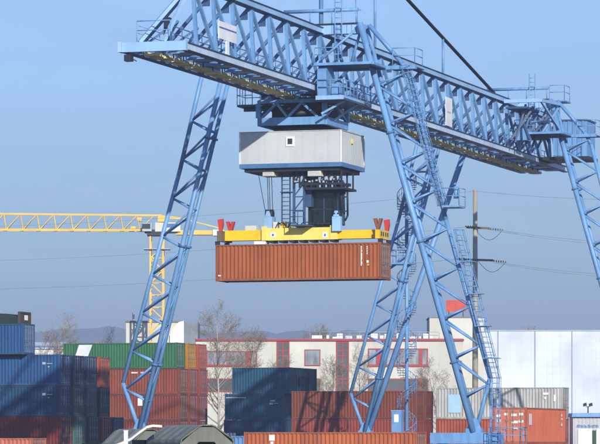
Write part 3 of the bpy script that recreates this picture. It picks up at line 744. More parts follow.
# cab
A=loc(309,223,t=-.4); B=loc(335.5,192,t=-.4); c0,c1,cz0,cz1=A.x,B.x,A.z,B.z; cf,cbk=-.4,1.7
cab=MB()
for u in (c0,c1):
    for t_ in (cf,cbk): cab.box(u-.05,t_-.05,cz0,u+.05,t_+.05,cz1)
cab.box(c0-.1,cf-.15,cz1,c1+.1,cbk+.1,cz1+.14); cab.box(c0-.05,cf-.05,cz0-.1,c1+.05,cbk+.05,cz0)
cab.box(c0-.04,cbk+.02,cz0,c1+.04,cbk+.06,cz1); cab.beam((c0,cf,cz0+.95),(c1,cf,cz0+.95),.06,.06)
cab.prism([(c0+.15,cf+.1,cz0-.1),(c1-.15,cf+.1,cz0-.1),(c1-.45,cf+.5,cz0-.45),(c0+.3,cf+.5,cz0-.45)],(0,1.3,0))
cab=cab.build('operator_cab',M['dark'],tro)
MB().box(c1-.03,cf+.06,cz0,c1+.03,cbk-.06,cz1-.002).build('side_panel',M['blue_dark'],cab)
gl=MB(); w_=(c1-c0)
for a,b in ((.05,w_*.56),(w_*.56+.06,w_-.05)): gl.box(c0+a,cf-.02,cz0+.02,c0+b,cf+.0,cz1-.02)
gl.box(c0-.01,cf+.06,cz0+.02,c0+.01,cbk-.06,cz1-.02); gl.build('cab_window',M['cabglass'],cab)
mb=MB().box(c0+w_*.56,cf-.03,cz0,c0+w_*.56+.06,cf+.02,cz1); mb.build('window_post',M['blue_dark'],cab)
mb=MB().box(c0+.75,.6,cz0+.02,c0+1.25,1.1,cz0+.5).box(c0+.75,1.08,cz0+.5,c0+1.25,1.2,cz0+1.25).box(c0+.82,1.08,cz0+1.27,c0+1.18,1.18,cz0+1.5); mb.build('seat',M['dark'],cab)
for u in (c0+.2,c0+1.4): MB().box(u,.1,cz0+.02,u+.35,.7,cz0+.75).build('console',paint('console_green',(.22,.36,.20),.5,.2),cab)
MB().box(c0+.85,0,cz0+1.0,c0+1.2,.04,cz0+1.25).build('screen',M['galv'],cab)
a=loc(340,223,t=-.3); b=loc(349,184,t=-.3); zt2=b.z
mb=MB().path([(a.x+.1,-.3,zt2+.3),(a.x+.1,-.3,a.z+.7)],.10).path([(b.x-.9,-.3,zt2+.1),(b.x-.12,-.3,zt2-.05),(b.x-.1,-.3,a.z+.5),(b.x-.3,-.3,a.z+.15)],.075)
mb.path([(b.x-.9,-.2,zt2),(b.x-.40,-.2,zt2-.2),(b.x-.38,-.2,a.z+.6)],.07).box(b.x-.95,-.45,zt2-.15,b.x,.2,zt2+.05).beam((a.x-.1,-.3,zt2-.9),(b.x-.1,-.3,zt2-.9),.06,.08).beam((a.x-.1,-.3,zt2-1.9),(b.x-.1,-.3,zt2-1.9),.06,.08); mb.build('cable_conduit',M['dark'],cab)
# ------------------------------------------------------------------ spreader
spr=thing('container_spreader','yellow telescopic spreader gripping the hanging container, hung on ropes','spreader',(CX,CY,0),-AL)
zt3=hz_+2.59
a=loc(262,241,t=-.55); b=loc(337,227,t=-.55)
mbm=MB().box(a.x,-.55,zt3+.28,b.x,.55,b.z).box(a.x-.02,-.6,zt3+.28,a.x+.35,.6,b.z+.14).box(b.x-.5,-.6,zt3+.28,b.x+.02,.6,b.z+.14)
main=mbm.build('main_beam',M['paleyellow'],spr)
mb=MB()
for k in range(7): u=a.x+.5+k*.75; mb.box(u,-.56,zt3+.12,u+.35,.56,zt3+.278)
mb.build('foot_block',M['dark'],main)
for px in (273,325):
    p=loc(px,235,t=-.56); pl=MB().box(p.x-.18,-.575,p.z-.18,p.x+.18,-.553,p.z+.18).build('plate',M['white'],main)
    MB().box(p.x-.07,-.582,p.z-.08,p.x+.07,-.577,p.z+.08).build('emblem',M['signblue'],pl)
for s,(x0,x1,yt,yb) in ((-1,(220,262,230,240.5)),(1,(337,378,229.5,240))):
    a2=loc(x0,yb,t=-.4); b2=loc(x1,yt,t=-.4)
    te=MB().box(a2.x,-.42,zt3+.32,b2.x-.002*s,.42,b2.z).build('telescopic_arm',M['yellow'],spr)
    ue=6.0*s
    hdm=MB().box(min(ue,ue-.34*s),-1.2,zt3+.25,max(ue,ue-.34*s),1.2,b2.z-.05).build('end_beam',M['brownwood'] if s<0 else M['yellow'],te)
    mb=MB()
    for t_ in (-1.05,1.05): mb.box(ue-.15,t_-.12,zt3-.02,ue+.15,t_+.12,zt3+.25)
    for t_ in (-.8,-.3,.3,.8): mb.box(ue+(.001*s if s>0 else -.012),t_-.12,zt3+.45,ue+(.012*s if s>0 else -.001),t_+.12,zt3+.75)
    mb.build('twistlock',M['dark'],te)
    for t_,col,dx in ((-1.1,'brownwood' if s>0 else 'red',-.3),(1.1,'red',.12)):
        base=Vector((ue-.2*s,t_,b2.z-.05)); f=MB()
        if (s<0 and t_>0) or (s>0 and t_<0):
            f.prism([base+Vector((-.08,0,0)),base+Vector((.08,0,0)),base+Vector((.32,0,.78)),base+Vector((.1,0,.8)),base+Vector((0,0,.35)),base+Vector((-.1,0,.8)),base+Vector((-.32,0,.78))],(0,.34,0))
        else:
            f.prism([base+Vector((-.1,0,0)),base+Vector((.1,0,0)),base+Vector((.2,0,.45)),base+Vector((.17,0,.85)),base+Vector((-.2,0,.8)),base+Vector((-.14,0,.4))],(0,.34,0))
        f.build('corner_guide',M['red'] if col=='red' else paint('rusty_guide',(.26,.09,.05),.7,.5,rust=.4),te)
bz=b.z
for x0,x1,h in ((246,257,.22),(274,281,.45),(287,291,.4),(297,303,.25)): 
    p=loc(x0,228,t=-.2); q=loc(x1,228,t=-.2); MB().box(p.x,-.4,bz-.12,q.x,.2,bz+h).build('hydraulic_box',M['grille'],main)
mb=MB().prism([(-1.6,-.3,bz),(-.75,-.3,bz),(-.95,-.3,bz+.45),(-1.35,-.3,bz+.5)],(0,.6,0)); mb.build('hump',M['yellow'],main)
for k in range(4):
    MB().path([(-1.9+k*.9,-.45,bz-.02),(-1.7+k*.9,-.5,bz+.32),(-1.3+k*.9,-.45,bz+.40),(-1.0+k*.9,-.3,bz-.02)],.035,n=6).build('hose',M['black'],main)
MB().box(-3.45,-.5,zt3+.03,-2.6,.3,zt3+.25).build('plate',M['white'],main)
for xs in ((264,272),(333.5,342)):
    p=loc(xs[0],222,t=-.5); q=loc(xs[1],213,t=-.5)
    y0,y1=(-.5,.3) if xs[0]<300 else (-.86,-.46)
    bl=MB().box(p.x,y0,bz-.02 if xs[0]<300 else bz-.3,q.x,y1,q.z-.25).prism([(p.x+.08,y0-.03,q.z-.25),(q.x-.08,y0-.03,q.z-.25),(q.x-.2,y0-.03,q.z+.15),(p.x+.2,y0-.03,q.z+.15)],(0,.06,0))
    bl=bl.build('sheave_block',M['blue_pale'],spr)
    for u in (p.x+.14,q.x-.14): MB().tube((u-.1,(y0+y1)/2,q.z-.05),(u+.1,(y0+y1)/2,q.z-.05),.33 if xs[0]<300 else .24,n=18).build('sheave',M['dark'],bl)
    mb=MB()
    if xs[0]<300:
        mb.tube((p.x-.32,-.8,22.0),(p.x+.0,-.1,q.z),.022,n=5)
        for px in (268.5,270.2,272.8): u=loc(px,190,t=-.1).x; mb.tube((u,-.4,22.0),(u,-.1,q.z),.024,n=5)
    else:
        for du in (.08,.3,.5): mb.tube((p.x+du,-.75,22.0),(p.x+du,-.66,q.z),.024,n=5)
    mb.build('rope',M['black'],bl)
# ------------------------------------------------------------------ tower crane
Y=430; tc=at(157,440,Y); tcr=thing('tower_crane','yellow tower crane with a long horizontal jib behind the gantry leg','crane',(tc.x,Y,0),math.radians(0))
s_=Y/F
def tx(px): return (px-157)*s_
def tz(py): return EYE+(HOR-py)*s_
ms=MB(); w=.78; zt_=tz(236)
for x in (-w,w):
    for y in (-w,w): ms.beam((x,y,0),(x,y,zt_),.22,.22)
mast=ms.build('mast',M['craneyellow'],tcr)
mb=MB(); z=0; k=0
while z+1.5<zt_:
    for y in (-w,w):
        mb.beam((-w if k%2 else w,y,z),(w if k%2 else -w,y,z+1.5),.13,.13); mb.beam((-w,y,z),(w,y,z),.12,.12)
    for x in (-w,w): mb.beam((x,-w if k%2 else w,z),(x,w if k%2 else -w,z+1.5),.09,.09)
    z+=1.5; k+=1
mb.build('mast_lattice',M['craneyellow'],mast)
MB().box(-1.6,-1.4,tz(249)-.1,1.6,1.4,tz(249)).build('mast_collar',M['galv'],mast)
mb=MB().box(-1.2,-1.1,tz(236),1.1,1.1,tz(233)).box(-1.5,-.9,tz(233),2.6,.9,tz(230)); mb.build('slewing_unit',M['dark'],tcr)
MB().box(-.2,-1.0,tz(232),2.9,-.6,tz(223)).build('machinery_cover',M['grille'],tcr)
MB().box(1.2,-1.02,tz(228),2.3,-1.003,tz(224)).build('emblem',M['signblue'],tcr)
cb=MB().box(-1.75,-1.5,tz(232),-.6,-.3,tz(224)).build('driver_cab',M['galv'],tcr); MB().box(-1.78,-1.53,tz(229.5),-.75,-1.0,tz(224.5)).build('pane',M['darkglass'],cb)
xa,xb=tx(-130),tx(152)
jb=MB().beam((xa,-.6,tz(229.5)),(xb,-.6,tz(230.5)),.22,.26).beam((xa,.6,tz(229.5)),(xb,.6,tz(230.5)),.22,.26).beam((xa,0,tz(212.5)),(xb+1.2,0,tz(215.5)),.24,.24).build('jib',M['craneyellow'],tcr)
mb=MB(); x=xa; st=2.05; 
while x<xb-1:
    f=(x-xa)/(xb-xa); zb2=tz(229.5+f); zt2=tz(212.5+3*f)
    for y in (-.6,.6):
        mb.beam((x,0,zt2),(x+.35,y,zb2),.10,.10); mb.beam((x+.35,y,zb2),(x+st,0,zt2),.09,.09)
    mb.beam((x+.35,-.6,zb2),(x+.35,.6,zb2),.08,.08)
    x+=st
mb.build('jib_lattice',M['craneyellow'],jb)
MB().box(tx(131),-.5,tz(229),tx(136),.5,tz(226.5)).build('jib_winch',M['craneyellow'],jb); MB().box(tx(137),-.4,tz(221),tx(142),.4,tz(217.5)).build('jib_winch',M['craneyellow'],jb)
cj=MB().box(tx(176),-.7,tz(235),tx(213),.7,tz(230.5)).build('counter_jib',M['craneyellow'],tcr)
MB().box(tx(213),-.9,tz(236),tx(224),.9,tz(230)).build('counterweight',M['white'],cj)
mb=MB().beam((tx(163),0,tz(217)),(tx(182),0,tz(218.5)),.3,.3).beam((tx(182),0,tz(218.5)),(tx(219),0,tz(228)),.14,.14).beam((tx(163),0,tz(216)),(tx(163),0,tz(224)),.3,.3).box(tx(158),-.5,tz(222),tx(165),.5,tz(215.5)); mb.build('tie_bar',M['craneyellow'],cj)
# ------------------------------------------------------------------ utility pole and wires
Y=332; b=at(475.2,440,Y); pole=thing('utility_pole','tall concrete utility pole with two crossarms right of the blue crane leg','utility pole',(b.x,Y,0))
s_=Y/F; pz=lambda py: EYE+(HOR-py)*s_
MB().tube((0,0,0),(0,0,pz(190)),.31,.20,n=16).build('shaft',M['concrete'],pole)
for py,x0,x1 in ((227.5,-.85,1.4),(259.5,-1.7,1.7)):
    z=pz(py); am=MB().beam((x0,-.3,z),(x1,-.3,z-.1),.14,.2).build('crossarm',M['brownwood'],pole)
    mb=MB()
    for k in range(7):
        x=x1-.2+k*.22; mb.tube((x,-.3,z-.12-.02*k),(x+.1,-.3,z-.13-.02*k),.09,n=8)
    for k in range(4):
        x=x0-.1+k*.22; mb.tube((x,-.35,z+.08),(x+.1,-.35,z+.08),.08,n=8)
    mb.build('insulator',M['brownwood'],am)
    mb=MB(); pts=[(x1+1.2,-.3,z-.22)]+[(x1+1.2-2.6*f,-.3,z-.22-1.0*math.sin(math.pi*f)) for f in (.15,.3,.45,.6,.75,.9)]+[(0.2,-.3,z-.1)]
    mb.path(pts,.02,n=4); mb.build('jumper',M['black'],am)
def wire(label, a, c, sag):
    a=at(*a); c=at(*c); mb=MB(); n=16; prev=a
    for k in range(1,n+1):
        f=k/n; q=a.lerp(c,f); q.z-=sag*4*f*(1-f); mb.tube(prev,q,.012,n=4,cap=False); prev=q
    tag(mb.build('overhead_wire',M['galv']),label,'wire','overhead wires')
wire('thin wire from the pole top running out to the right, highest right span',(475,191,332),(780,196,300),.6)
wire('thin wire from the pole top running left behind the crane, highest left span',(475,191,332),(-60,228,400),.6)
wire('thin wire from the upper crossarm to the right, upper one of its pair',(492,229,331.7),(780,240,300),.8)
wire('thin wire from the upper crossarm to the right, lower one of its pair',(489,229.5,331.9),(780,243,302),.9)
wire('thin wire from the upper crossarm running left behind the hanging container',(466,227,331.7),(-60,262,400),.6)
wire('thin wire from the lower crossarm to the right, upper one of its pair',(496,262,331.7),(780,272,300),.8)
wire('thin wire from the lower crossarm to the right, lower one of its pair',(493,262.5,331.9),(780,275,302),.9)
wire('lowest thin wire running left from the lower crossarm of the pole',(459,259,331.7),(-60,290,400),.6)
# ------------------------------------------------------------------ buildings
def window(parent, W, x0,x1,y0,y1, glassm='reflect_bands', mull=(), fr='redtrim', ft=.14, hmull=()):
    X0,X1=W(x0,y1),W(x1,y0)
    f=MB(); f.box(X0[0],-.10,X0[1],X1[0],-.02,X0[1]+ft*1.3); f.box(X0[0],-.10,X1[1]-ft,X1[0],-.02,X1[1])
    for x in (X0[0],X1[0]-ft): f.box(x,-.098,X0[1]+ft*1.3,x+ft,-.02,X1[1]-ft)
    for mx,wd in mull: 
        c=W(mx,y0)[0]; f.box(c-wd/2,-.096,X0[1]+ft*1.3,c+wd/2,-.02,X1[1]-ft)
    for my in hmull:
        c=W(x0,my)[1]; f.box(X0[0]+ft,-.09,c-.06,X1[0]-ft,-.02,c+.06)
    w=f.build('window',M[fr],parent)
    MB().box(X0[0]+ft,-.05,X0[1]+ft,X1[0]-ft,-.03,X1[1]-ft).build('pane',M[glassm],w)
    return w
Y=420; o=at(205,440,Y); s_=Y/F
ob=thing('office_building','long cream office building with red roof edge and red framed windows','building',(o.x,Y,0))
W=lambda px,py:((px-205)*s_,EYE+(HOR-py)*s_)
def block(x0,x1,ytop,dep): 
    a=W(x0,ytop); b=W(x1,ytop); return MB().box(a[0],0,0,b[0],dep,a[1])
wall=MB()
for x0,x1 in ((196,276.5),(289.5,336),(349,463)): a=W(x0,341); b=W(x1,341); wall.box(a[0],0,0,b[0],14,a[1])
for x0,x1 in ((276.5,289.5),(336,349)): a=W(x0,342); b=W(x1,342); wall.box(a[0]+.002,.5,0,b[0]-.002,13.9,a[1]-.01)
wall.build('wall',M['cream'],ob)
rf=MB()
for x0,x1 in ((195,464),): a=W(x0,341); b=W(x1,339); rf.box(a[0],-.25,a[1],b[0],14.2,b[1])
rf=rf.build('roof',M['redtrim'],ob)
a=W(276,341.5); b=W(350,340.5)
MB().box(W(195,339)[0],.3,W(195,339)[1],W(463,339)[0],13.8,W(195,339)[1]+.06).build('roof_felt',M['roofgrey'],rf)
mb=MB(); rr=random.Random(11); x=W(312,0)[0]
while x<W(440,0)[0]:
    h=.35+.45*rr.random(); mb.box(x,4+rr.random()*3,W(0,339)[1]+.06,x+.25+rr.random()*.7,8,W(0,339)[1]+.06+h); x+=.5+rr.random()*.8
mb.build('roof_equipment',M['white'],rf)
mb=MB(); railing(mb,[(W(310,0)[0],2.5,W(0,339)[1]+.06),(W(440,0)[0],2.5,W(0,339)[1]+.06)],h=.85,step=1.2,r=.03); mb.build('roof_railing',M['galv'],rf)
window(ob,W,206.5,257,351,366,'reflect_bands',mull=((247.5,.55),(251,.25),(227,.05)))
window(ob,W,304.5,320.5,349.5,366,'reflect_bands',ft=.1)
window(ob,W,368,428,348.5,366,'reflect_bands',mull=((378.5,.6),(420.5,.45),(400,.06)))
window(ob,W,368,428,378.5,392,'glass',mull=((378.5,.3),(420.5,.5),(400,.06)))
window(ob,W,206.5,257,378.5,392,'glass',mull=((247.5,.3),))
window(ob,W,304.5,320.5,378.5,392,'glass',ft=.1)
for x0,x1 in ((276.6,289.4),(336.1,348.9)): window(ob,W,x0,x1,341.5,412,'glass',mull=(((x0+x1)/2,.16),),hmull=(351,356,366,379,384,395),ft=.16)
a=W(196,372.4); b=W(276,371.6)
for x0,x1 in ((367,429),(206,258)): MB().box(W(x0,0)[0],-.16,W(0,366.8)[1],W(x1,0)[0],-.102,W(0,365.2)[1]).build('sill_band',M['redtrim'],ob)
Y2=438; o2=at(429.5,440,Y2)
tw=thing('office_tower','taller cream building block behind the red edged roof, under red sign','building',(o2.x,Y2,0)); s2=Y2/F
hgt=EYE+(HOR-318)*s2
MB().box(0,0,0,(484-429.5)*s2,9,hgt).build('wall',M['cream'],tw)
MB().box(-.08,-.08,hgt,(484-429.5)*s2+.08,9.1,hgt+.15).build('roof',M['roofgrey'],tw)
wv=lambda px,py:((px-429.5)*s2,EYE+(HOR-py)*s2)
sg=thing('roof_sign','plain red rectangular sign standing on the cream tower roof','sign',(at(456,440,Y2+3).x,Y2+3,hgt+.15))
MB().box(-1.25,-.06,.75,1.25,.06,2.2).build('board',M['red'],sg)
for x in (-.9,.9): MB().box(x-.06,.061,0,x+.06,.16,1.9).build('sign_leg',M['dark'],sg)
# white hall
Y=452; o=at(481,440,Y); s_=Y/F; hall=thing('warehouse_hall','large white metal hall with dark vertical seams at the right','warehouse',(o.x,Y,0))
hx=lambda px:(px-481)*s_; hgt=EYE+(HOR-331)*s_
MB().box(0,0,0,hx(760),40,hgt).build('wall',M['hall'],hall)
MB().box(-.1,-.12,hgt,hx(760)+.1,40.1,hgt+.12).build('roof',M['galv'],hall)
for px in (498,535,572,609,646): MB().box(hx(px)-.07,-.06,0,hx(px)+.07,-.002,hgt-.002).build('seam',M['seam'],hall)
mb=MB()
for k in range(1,18):
    mb.box(.1,-.014,k*.98,hx(759),-.003,k*.98+.02)
for px in (510,522,547,553,560,584,596): mb.box(hx(px)-.012,-.015,0,hx(px)+.012,-.003,hgt-.05)
mb.build('panel_joint',M['joint'],hall)
# grey flat building behind the green container
Y=440; o=at(126,440,Y); s_=Y/F; gb=thing('flat_roof_building','pale flat roofed building with grey right side behind the green container','building',(o.x,Y,0))
gx=lambda px:(px-126)*s_; gz=lambda py:EYE+(HOR-py)*s_
MB().box(0,0,0,gx(184),10,gz(322.5)).build('wall',M['cream'],gb)
MB().box(-.1,-.15,gz(322.5),gx(184),10.1,gz(320.8)).build('roof',M['roofgrey'],gb)
MB().prism([(gx(170),-.4,0),(gx(184),-.4,0),(gx(184),-.4,gz(321)),(gx(179),-.4,gz(322)),(gx(174),-.4,gz(328)),(gx(170),-.4,gz(335))],(0,.38,0)).build('curved_wall',M['white'],gb)
MB().box(gx(184)+.002,-.3,0,gx(198),9,gz(322)).build('side_wall',M['greywall'],gb)
MB().box(gx(132),1,gz(320.8),gx(134),1.3,gz(313)).build('chimney',M['galv'],gb)
# low white shed far left
Y=470; o=at(28,440,Y); s_=Y/F; sh=thing('white_shed','low white shed roof seen between the blue stack and the green container','shed',(o.x,Y,0))
zz=EYE+(HOR-349)*s_; MB().box(0,0,0,38*s_,8,zz).build('wall',M['white'],sh)
MB().prism([(-.2,-.3,zz),(38*s_+.2,-.3,zz),(38*s_+.2,4,zz+.9),(-.2,4,zz+.9)],(0,0,.12)).build('roof',M['hall'],sh)
# small booth at the right edge
Y=240; o=at(573,440,Y); s_=Y/F; bo=thing('site_booth','small grey cabin with a blue roof edge at the lower right corner','cabin',(o.x,Y,0))
bx=lambda px:(px-573)*s_; bzz=lambda py:EYE+(HOR-py)*s_
mb=MB(); n=36; x0,x1=0,bx(640)
for k in range(n): a=x0+(x1-x0)*k/n; b=x0+(x1-x0)*(k+1)/n; mb.box(a,0 if k%2 else .03,0,b,.2,bzz(417))
mb.box(x0,.2,0,x1,3.2,bzz(417)); mb.build('wall',M['galv'],bo)
MB().prism([(-.1,-.25,bzz(417)),(x1,-.25,bzz(417)),(x1,-.25,bzz(412.5)),(-.05,-.25,bzz(413.2))],(0,3.6,0)).build('roof',M['blue'],bo)
MB().box(bx(578),-.06,0,bx(592),-.003,bzz(429)).build('door',M['white'],bo)
MB().box(bx(592.2),-.05,0,bx(596),-.003,bzz(430.5)).build('door_gap',paint('dark_green_gap',(.01,.035,.02),.5,.2),bo)
MB().box(bx(596.3),-.06,0,bx(615),-.003,bzz(429)).build('door',M['white'],bo)
mb=MB(); rr=random.Random(2); px=576.5
while px<598:
    hh=rr.choice((1.4,2.6,2.9,2.2)); mb.box(bx(px),-.03,bzz(427.6),bx(px+.55),-.003,bzz(427.6-hh)); 
    if rr.random()<.5: mb.box(bx(px+.55),-.03,bzz(425.6),bx(px+1.1),-.003,bzz(425))
    px+=1.25
mb.build('lettering',M['signblue'],bo)
p=at(588,412.8,Y+1); fl=thing('twin_floodlight','pair of small black floodlights on a short post on cabin roof','floodlight',(p.x,Y+1,p.z-.0))
MB().tube((0,0,-.05),(0,0,.42),.04,n=8).beam((-.16,0,.40),(.16,0,.44),.04,.04).build('post',M['black'],fl)
for sx in (-1,1): MB().prism([(sx*.2-.12,-.1,.42),(sx*.2+.12,-.1,.48),(sx*.2+.08,-.1,.7),(sx*.2-.14,-.1,.62)],(0,.2,0)).build('lamp_head',M['black'],fl)
# blue cabinet at the foot of the spiral stair
Y=297; p=at(397.3,440,Y); s_=Y/F
cbx=thing('blue_cabinet','narrow blue cabinet with white notice at the spiral stair foot','cabinet',(p.x,Y,0),-AL)
zt=EYE+(HOR-411)*s_; zb=zt-2.2
MB().box(-.42,-.3,zb,.42,.5,zt).build('body',M['blue'],cbx)
MB().box(-.46,-.36,zt,.46,.55,zt+.06).build('lid',M['blue_pale'],cbx)
MB().box(-.2,-.32,zt-.95,.2,-.303,zt-.3).build('notice',M['white'],cbx)
MB().box(-.40,-.26,0,-.3,.45,zb).box(.3,-.26,0,.4,.45,zb).box(-1.5,-.3,zb-.08,1.6,.9,zb).build('stand',M['blue'],cbx)
# ------------------------------------------------------------------ canvas covered lorries, white cover
def lorry(label, px, py, Y, yaw, Ln, w, endflap=True, mat='canvas', group=None):
    top=at(px,py,Y); t=thing('canvas_lorry',label,'lorry',(top.x,Y,0),yaw,group); zt=top.z; h=w/2
    prof=[(-h,zt-1.75),(-h,zt-.72),(-h*.96,zt-.6),(-h*.3,zt-.05),(-h*.18,zt),(h*.18,zt),(h*.3,zt-.05),(h*.96,zt-.6),(h,zt-.72),(h,zt-1.75)]
    cv=MB(); n=int(Ln/.3); sm=[]
    for k in range(n):
        y0=Ln*k/n; y1=Ln*(k+1)/n; a=0 if k%3 else .05; b=0 if (k+1)%3 else .05
        for (xa,za),(xb,zb) in zip(prof[:-1],prof[1:]): cv.quad((xa,y0,za+a),(xa,y1,za+b),(xb,y1,zb+b),(xb,y0,zb+a))
    cv.poly([(x,Ln,z) for x,z in prof]); cv=cv.build('canvas_cover',M[mat],t)
    rim=[(x*1.02,-.03,z+.03) for x,z in prof]; mb=MB(); mb.path(rim,.035,n=6); mb.build('rim',M['canvas_end'],cv)
    inner=[(-h*.55,zt-1.75),(-h*.55,zt-1.0),(-h*.3,zt-.68),(h*.3,zt-.68),(h*.55,zt-1.0),(h*.55,zt-1.75)]
    mb=MB()
    pr=[(-h,zt-1.75),(-h,zt-.72),(-h*.3,zt-.05),(h*.3,zt-.05),(h,zt-.72),(h,zt-1.75)]
    for (o1,o2,i1,i2) in zip(pr[:-1],pr[1:],inner[:-1],inner[1:]): mb.quad((o1[0],.02,o1[1]),(i1[0],.06,i1[1]),(i2[0],.06,i2[1]),(o2[0],.02,o2[1]))
    mb.build('end_flap',M['canvas_end'],t)
    mb=MB().box(-h,0,zt-2.35,h,Ln,zt-1.75).box(-.45,0,.6,.45,Ln+2,.9); mb.build('cargo_bed',M['greentarp'],t)
    MB().box(-h,Ln+.2,.9,h,Ln+2,zt-.6).build('cab',M['greentarp'],t)
    for y in (.8,1.9,Ln+1.2):
        for x in (-h+.15,h-.15): MB().tube((x-.14,y,.48),(x+.14,y,.48),.48,n=20).build('wheel',M['rubber'],t)
    return t
lorry('dark grey green canvas roof with ribs at the bottom edge, its open end towards us',207,426,150,math.radians(21),4.7,2.35)
lorry('lower dark canvas roof behind the white curved cover, left of the larger canvas roof',150,430,158,math.radians(30),3.0,1.9,group=None)
wc=MB(); Y=152
pts=[at(110,446,Y),at(120,443,Y),at(131,438,Y),at(140,431,Y),at(147,426,Y),at(153,424.6,Y),at(162,425.2,Y)]
off=Vector((-.12,.9,0))
for a,b in zip(pts[:-1],pts[1:]):
    wc.quad(a,b,b+off,a+off); wc.quad(a-Vector((0,0,.10)),b-Vector((0,0,.10)),b,a)
cv=thing('curved_cover','white curved cover edge rising beside the dark canvas roofs','cover',(pts[3].x,Y,0))
for i in range(len(wc.v)): v=wc.v[i]; wc.v[i]=(v[0]-pts[3].x,v[1]-Y,v[2])
wc.build('sheet',M['grille'],cv)
q0=pts[0]-Vector((pts[3].x,Y,0)); q1=pts[-1]-Vector((pts[3].x,Y,0))
mb=MB()
for q in (q0,): mb.beam((q.x,.05,0),(q.x,.05,q.z-.1),.08,.08).beam((q.x-.2,1.6,0),(q.x-.2,1.6,q.z-.1),.08,.08)
mb.build('support',M['galv'],cv)
p=at(126,431,148)
pst=MB().box(-.085,-.085,0,.085,.085,p.z).box(-.10,-.10,p.z,.10,.10,p.z+.03).build('white_post',M['white']); pst.location=(p.x,148,0); tag(pst,'square white post beside the white curved cover at bottom edge','post')
# ------------------------------------------------------------------ bare trees
def tree_meshes(seed,h,nb=20,start=.28,wide=.30):
    r=random.Random(seed); tr=MB(); cr=MB()
    def limb(p,d,ln,r0,seg,mb,n,wob,up):
        pts=[p]; q=p
        for i in range(seg):
            d=(d+Vector((r.gauss(0,wob),r.gauss(0,wob),r.gauss(up,wob*.6)))).normalized()
            e=q+d*(ln/seg); mb.tube(q,e,max(r0*(1-.8*i/seg),.006),max(r0*(1-.8*(i+1)/seg),.005),n=n,cap=False); q=e; pts.append((q))
        return pts
    def onp(pts,f):
        x=f*(len(pts)-1); i=min(int(x),len(pts)-2); return pts[i].lerp(pts[i+1],x-i),(pts[i+1]-pts[i]).normalized()
    def side(d,spread):
        th=r.random()*2*math.pi; v=Vector((math.cos(th),math.sin(th),r.gauss(.25,.25))); v=(v-d*v.dot(d)).normalized()
        return (d*math.cos(spread)+v*math.sin(spread)).normalized()
    tp=limb(Vector((0,0,0)),Vector((0,0,1)),h,h*.0115,9,tr,8,.045,.05)
    for b in range(nb):
        f=start+(.97-start)*((b+r.random())/nb); p,d=onp(tp,f)
        L1=h*wide*(1.1-.75*f)*(.75+.5*r.random()); b1=limb(p,side(d,.75+.25*r.random()),L1,h*.0056*(1.2-f),5,cr,5,.10,.09)
        for c in range(8):
            g=.2+.8*(c+r.random())/8; p2,d2=onp(b1,min(g,.99)); L2=L1*.5*(1.15-.6*g)*(.6+.7*r.random())
            b2=limb(p2,side(d2,.6+.3*r.random()),L2,.017,3,cr,3,.14,.08)
            for e in range(6):
                p3,d3=onp(b2,min(.99,.15+.85*(e+r.random())/5)); b3=limb(p3,side(d3,.55+.4*r.random()),.35+.45*r.random(),.009,2,cr,3,.18,.05)
                for e2 in range(2):
                    p4,d4=onp(b3,.3+.69*r.random()); tw=limb(p4,side(d4,.6),.2+.25*r.random(),.006,1,cr,3,.1,.02)
                    if r.random()<.75:
                        c=tw[-1]; a=Vector((r.gauss(0,1),r.gauss(0,1),r.gauss(0,1))).normalized(); b_=a.cross(Vector((.3,.5,.8))).normalized(); w=.035+.035*r.random()
                        cr.quad(c-a*w,c-b_*w*.6,c+a*w,c+b_*w*.6)
    return tr.mesh('trunk'),cr.mesh('crown'),max(v[2] for v in cr.v)
tm=[tree_meshes(21,16,34,.20,.36),tree_meshes(5,10,26,.15,.46),tree_meshes(33,12,26,.2,.32)]
base_h=[m[2] for m in tm]
def tree(label,k,px,ytop,Y,wscale=1.0,rot=0,bark='bark'):
    z=EYE+(HOR-ytop)*Y/F; s=z/base_h[k]; p=at(px,440,Y)
    t=thing('bare_tree',label,'tree',(p.x,Y,0),rot,'bare winter trees'); t.scale=(s*wscale,s*wscale,s)
    link('trunk',tm[k][0],M[bark],t); link('crown',tm[k][1],M['twig'],t)
tree('tallest bare birch with pale trunk before the cream building, right of red stack',0,219,297,372,1.0,.4,'birch')
tree('slim bare tree crossing the left window of the cream building, by the tall birch',2,240,322,378,.9,1.4,'birch')
tree('bare tree above the blue stack at left, against the hills',1,53,312,430,.95,2.0)
tree('small bare tree against the hills, left of the pale flat roofed building',1,118,326,455,.8,.7)
tree('bare bushy tree showing above the roof left of the first red glass strip',2,296,318,470,.85,2.2)
tree('bare tree rising above the roof just right of the first red glass strip',1,313,325,472,.7,3.0)
tree('bare tree before the cream wall, left of the far blue crane leg',0,362,340,395,.8,1.1)
tree('bare bush before the cream wall behind the near right crane leg',1,442,356,395,1.0,.2)
tree('low bare tree at the cream wall, right of the second glass strip',2,330,352,400,.9,.9)
tree('small bare tree crossing cream wall left of the first glass strip',2,268,350,400,.9,2.9)
tree('bare tree top peeking over white hall roof',1,545,325.5,520,1.2,.3)
tree('second bare tree top over white hall roof, farther right',0,556,327,525,1.0,1.9)
# ------------------------------------------------------------------ haze
hb=MB().box(-3600,-60,-1,3600,6400,190)
hz_o=hb.build('haze',None); hz_o['kind']='stuff'
hmz=bpy.data.materials.new('haze_air'); hmz.use_nodes=True; nt=hmz.node_tree; nt.nodes.clear()
out=N(nt,'ShaderNodeOutputMaterial'); pv=N(nt,'ShaderNodeVolumePrincipled'); pv.inputs['Color'].default_value=(.60,.74,1,1); pv.inputs['Density'].default_value=.00028; pv.inputs['Anisotropy'].default_value=.0
nt.links.new(pv.outputs[0],out.inputs['Volume']); hz_o.data.materials.append(hmz)
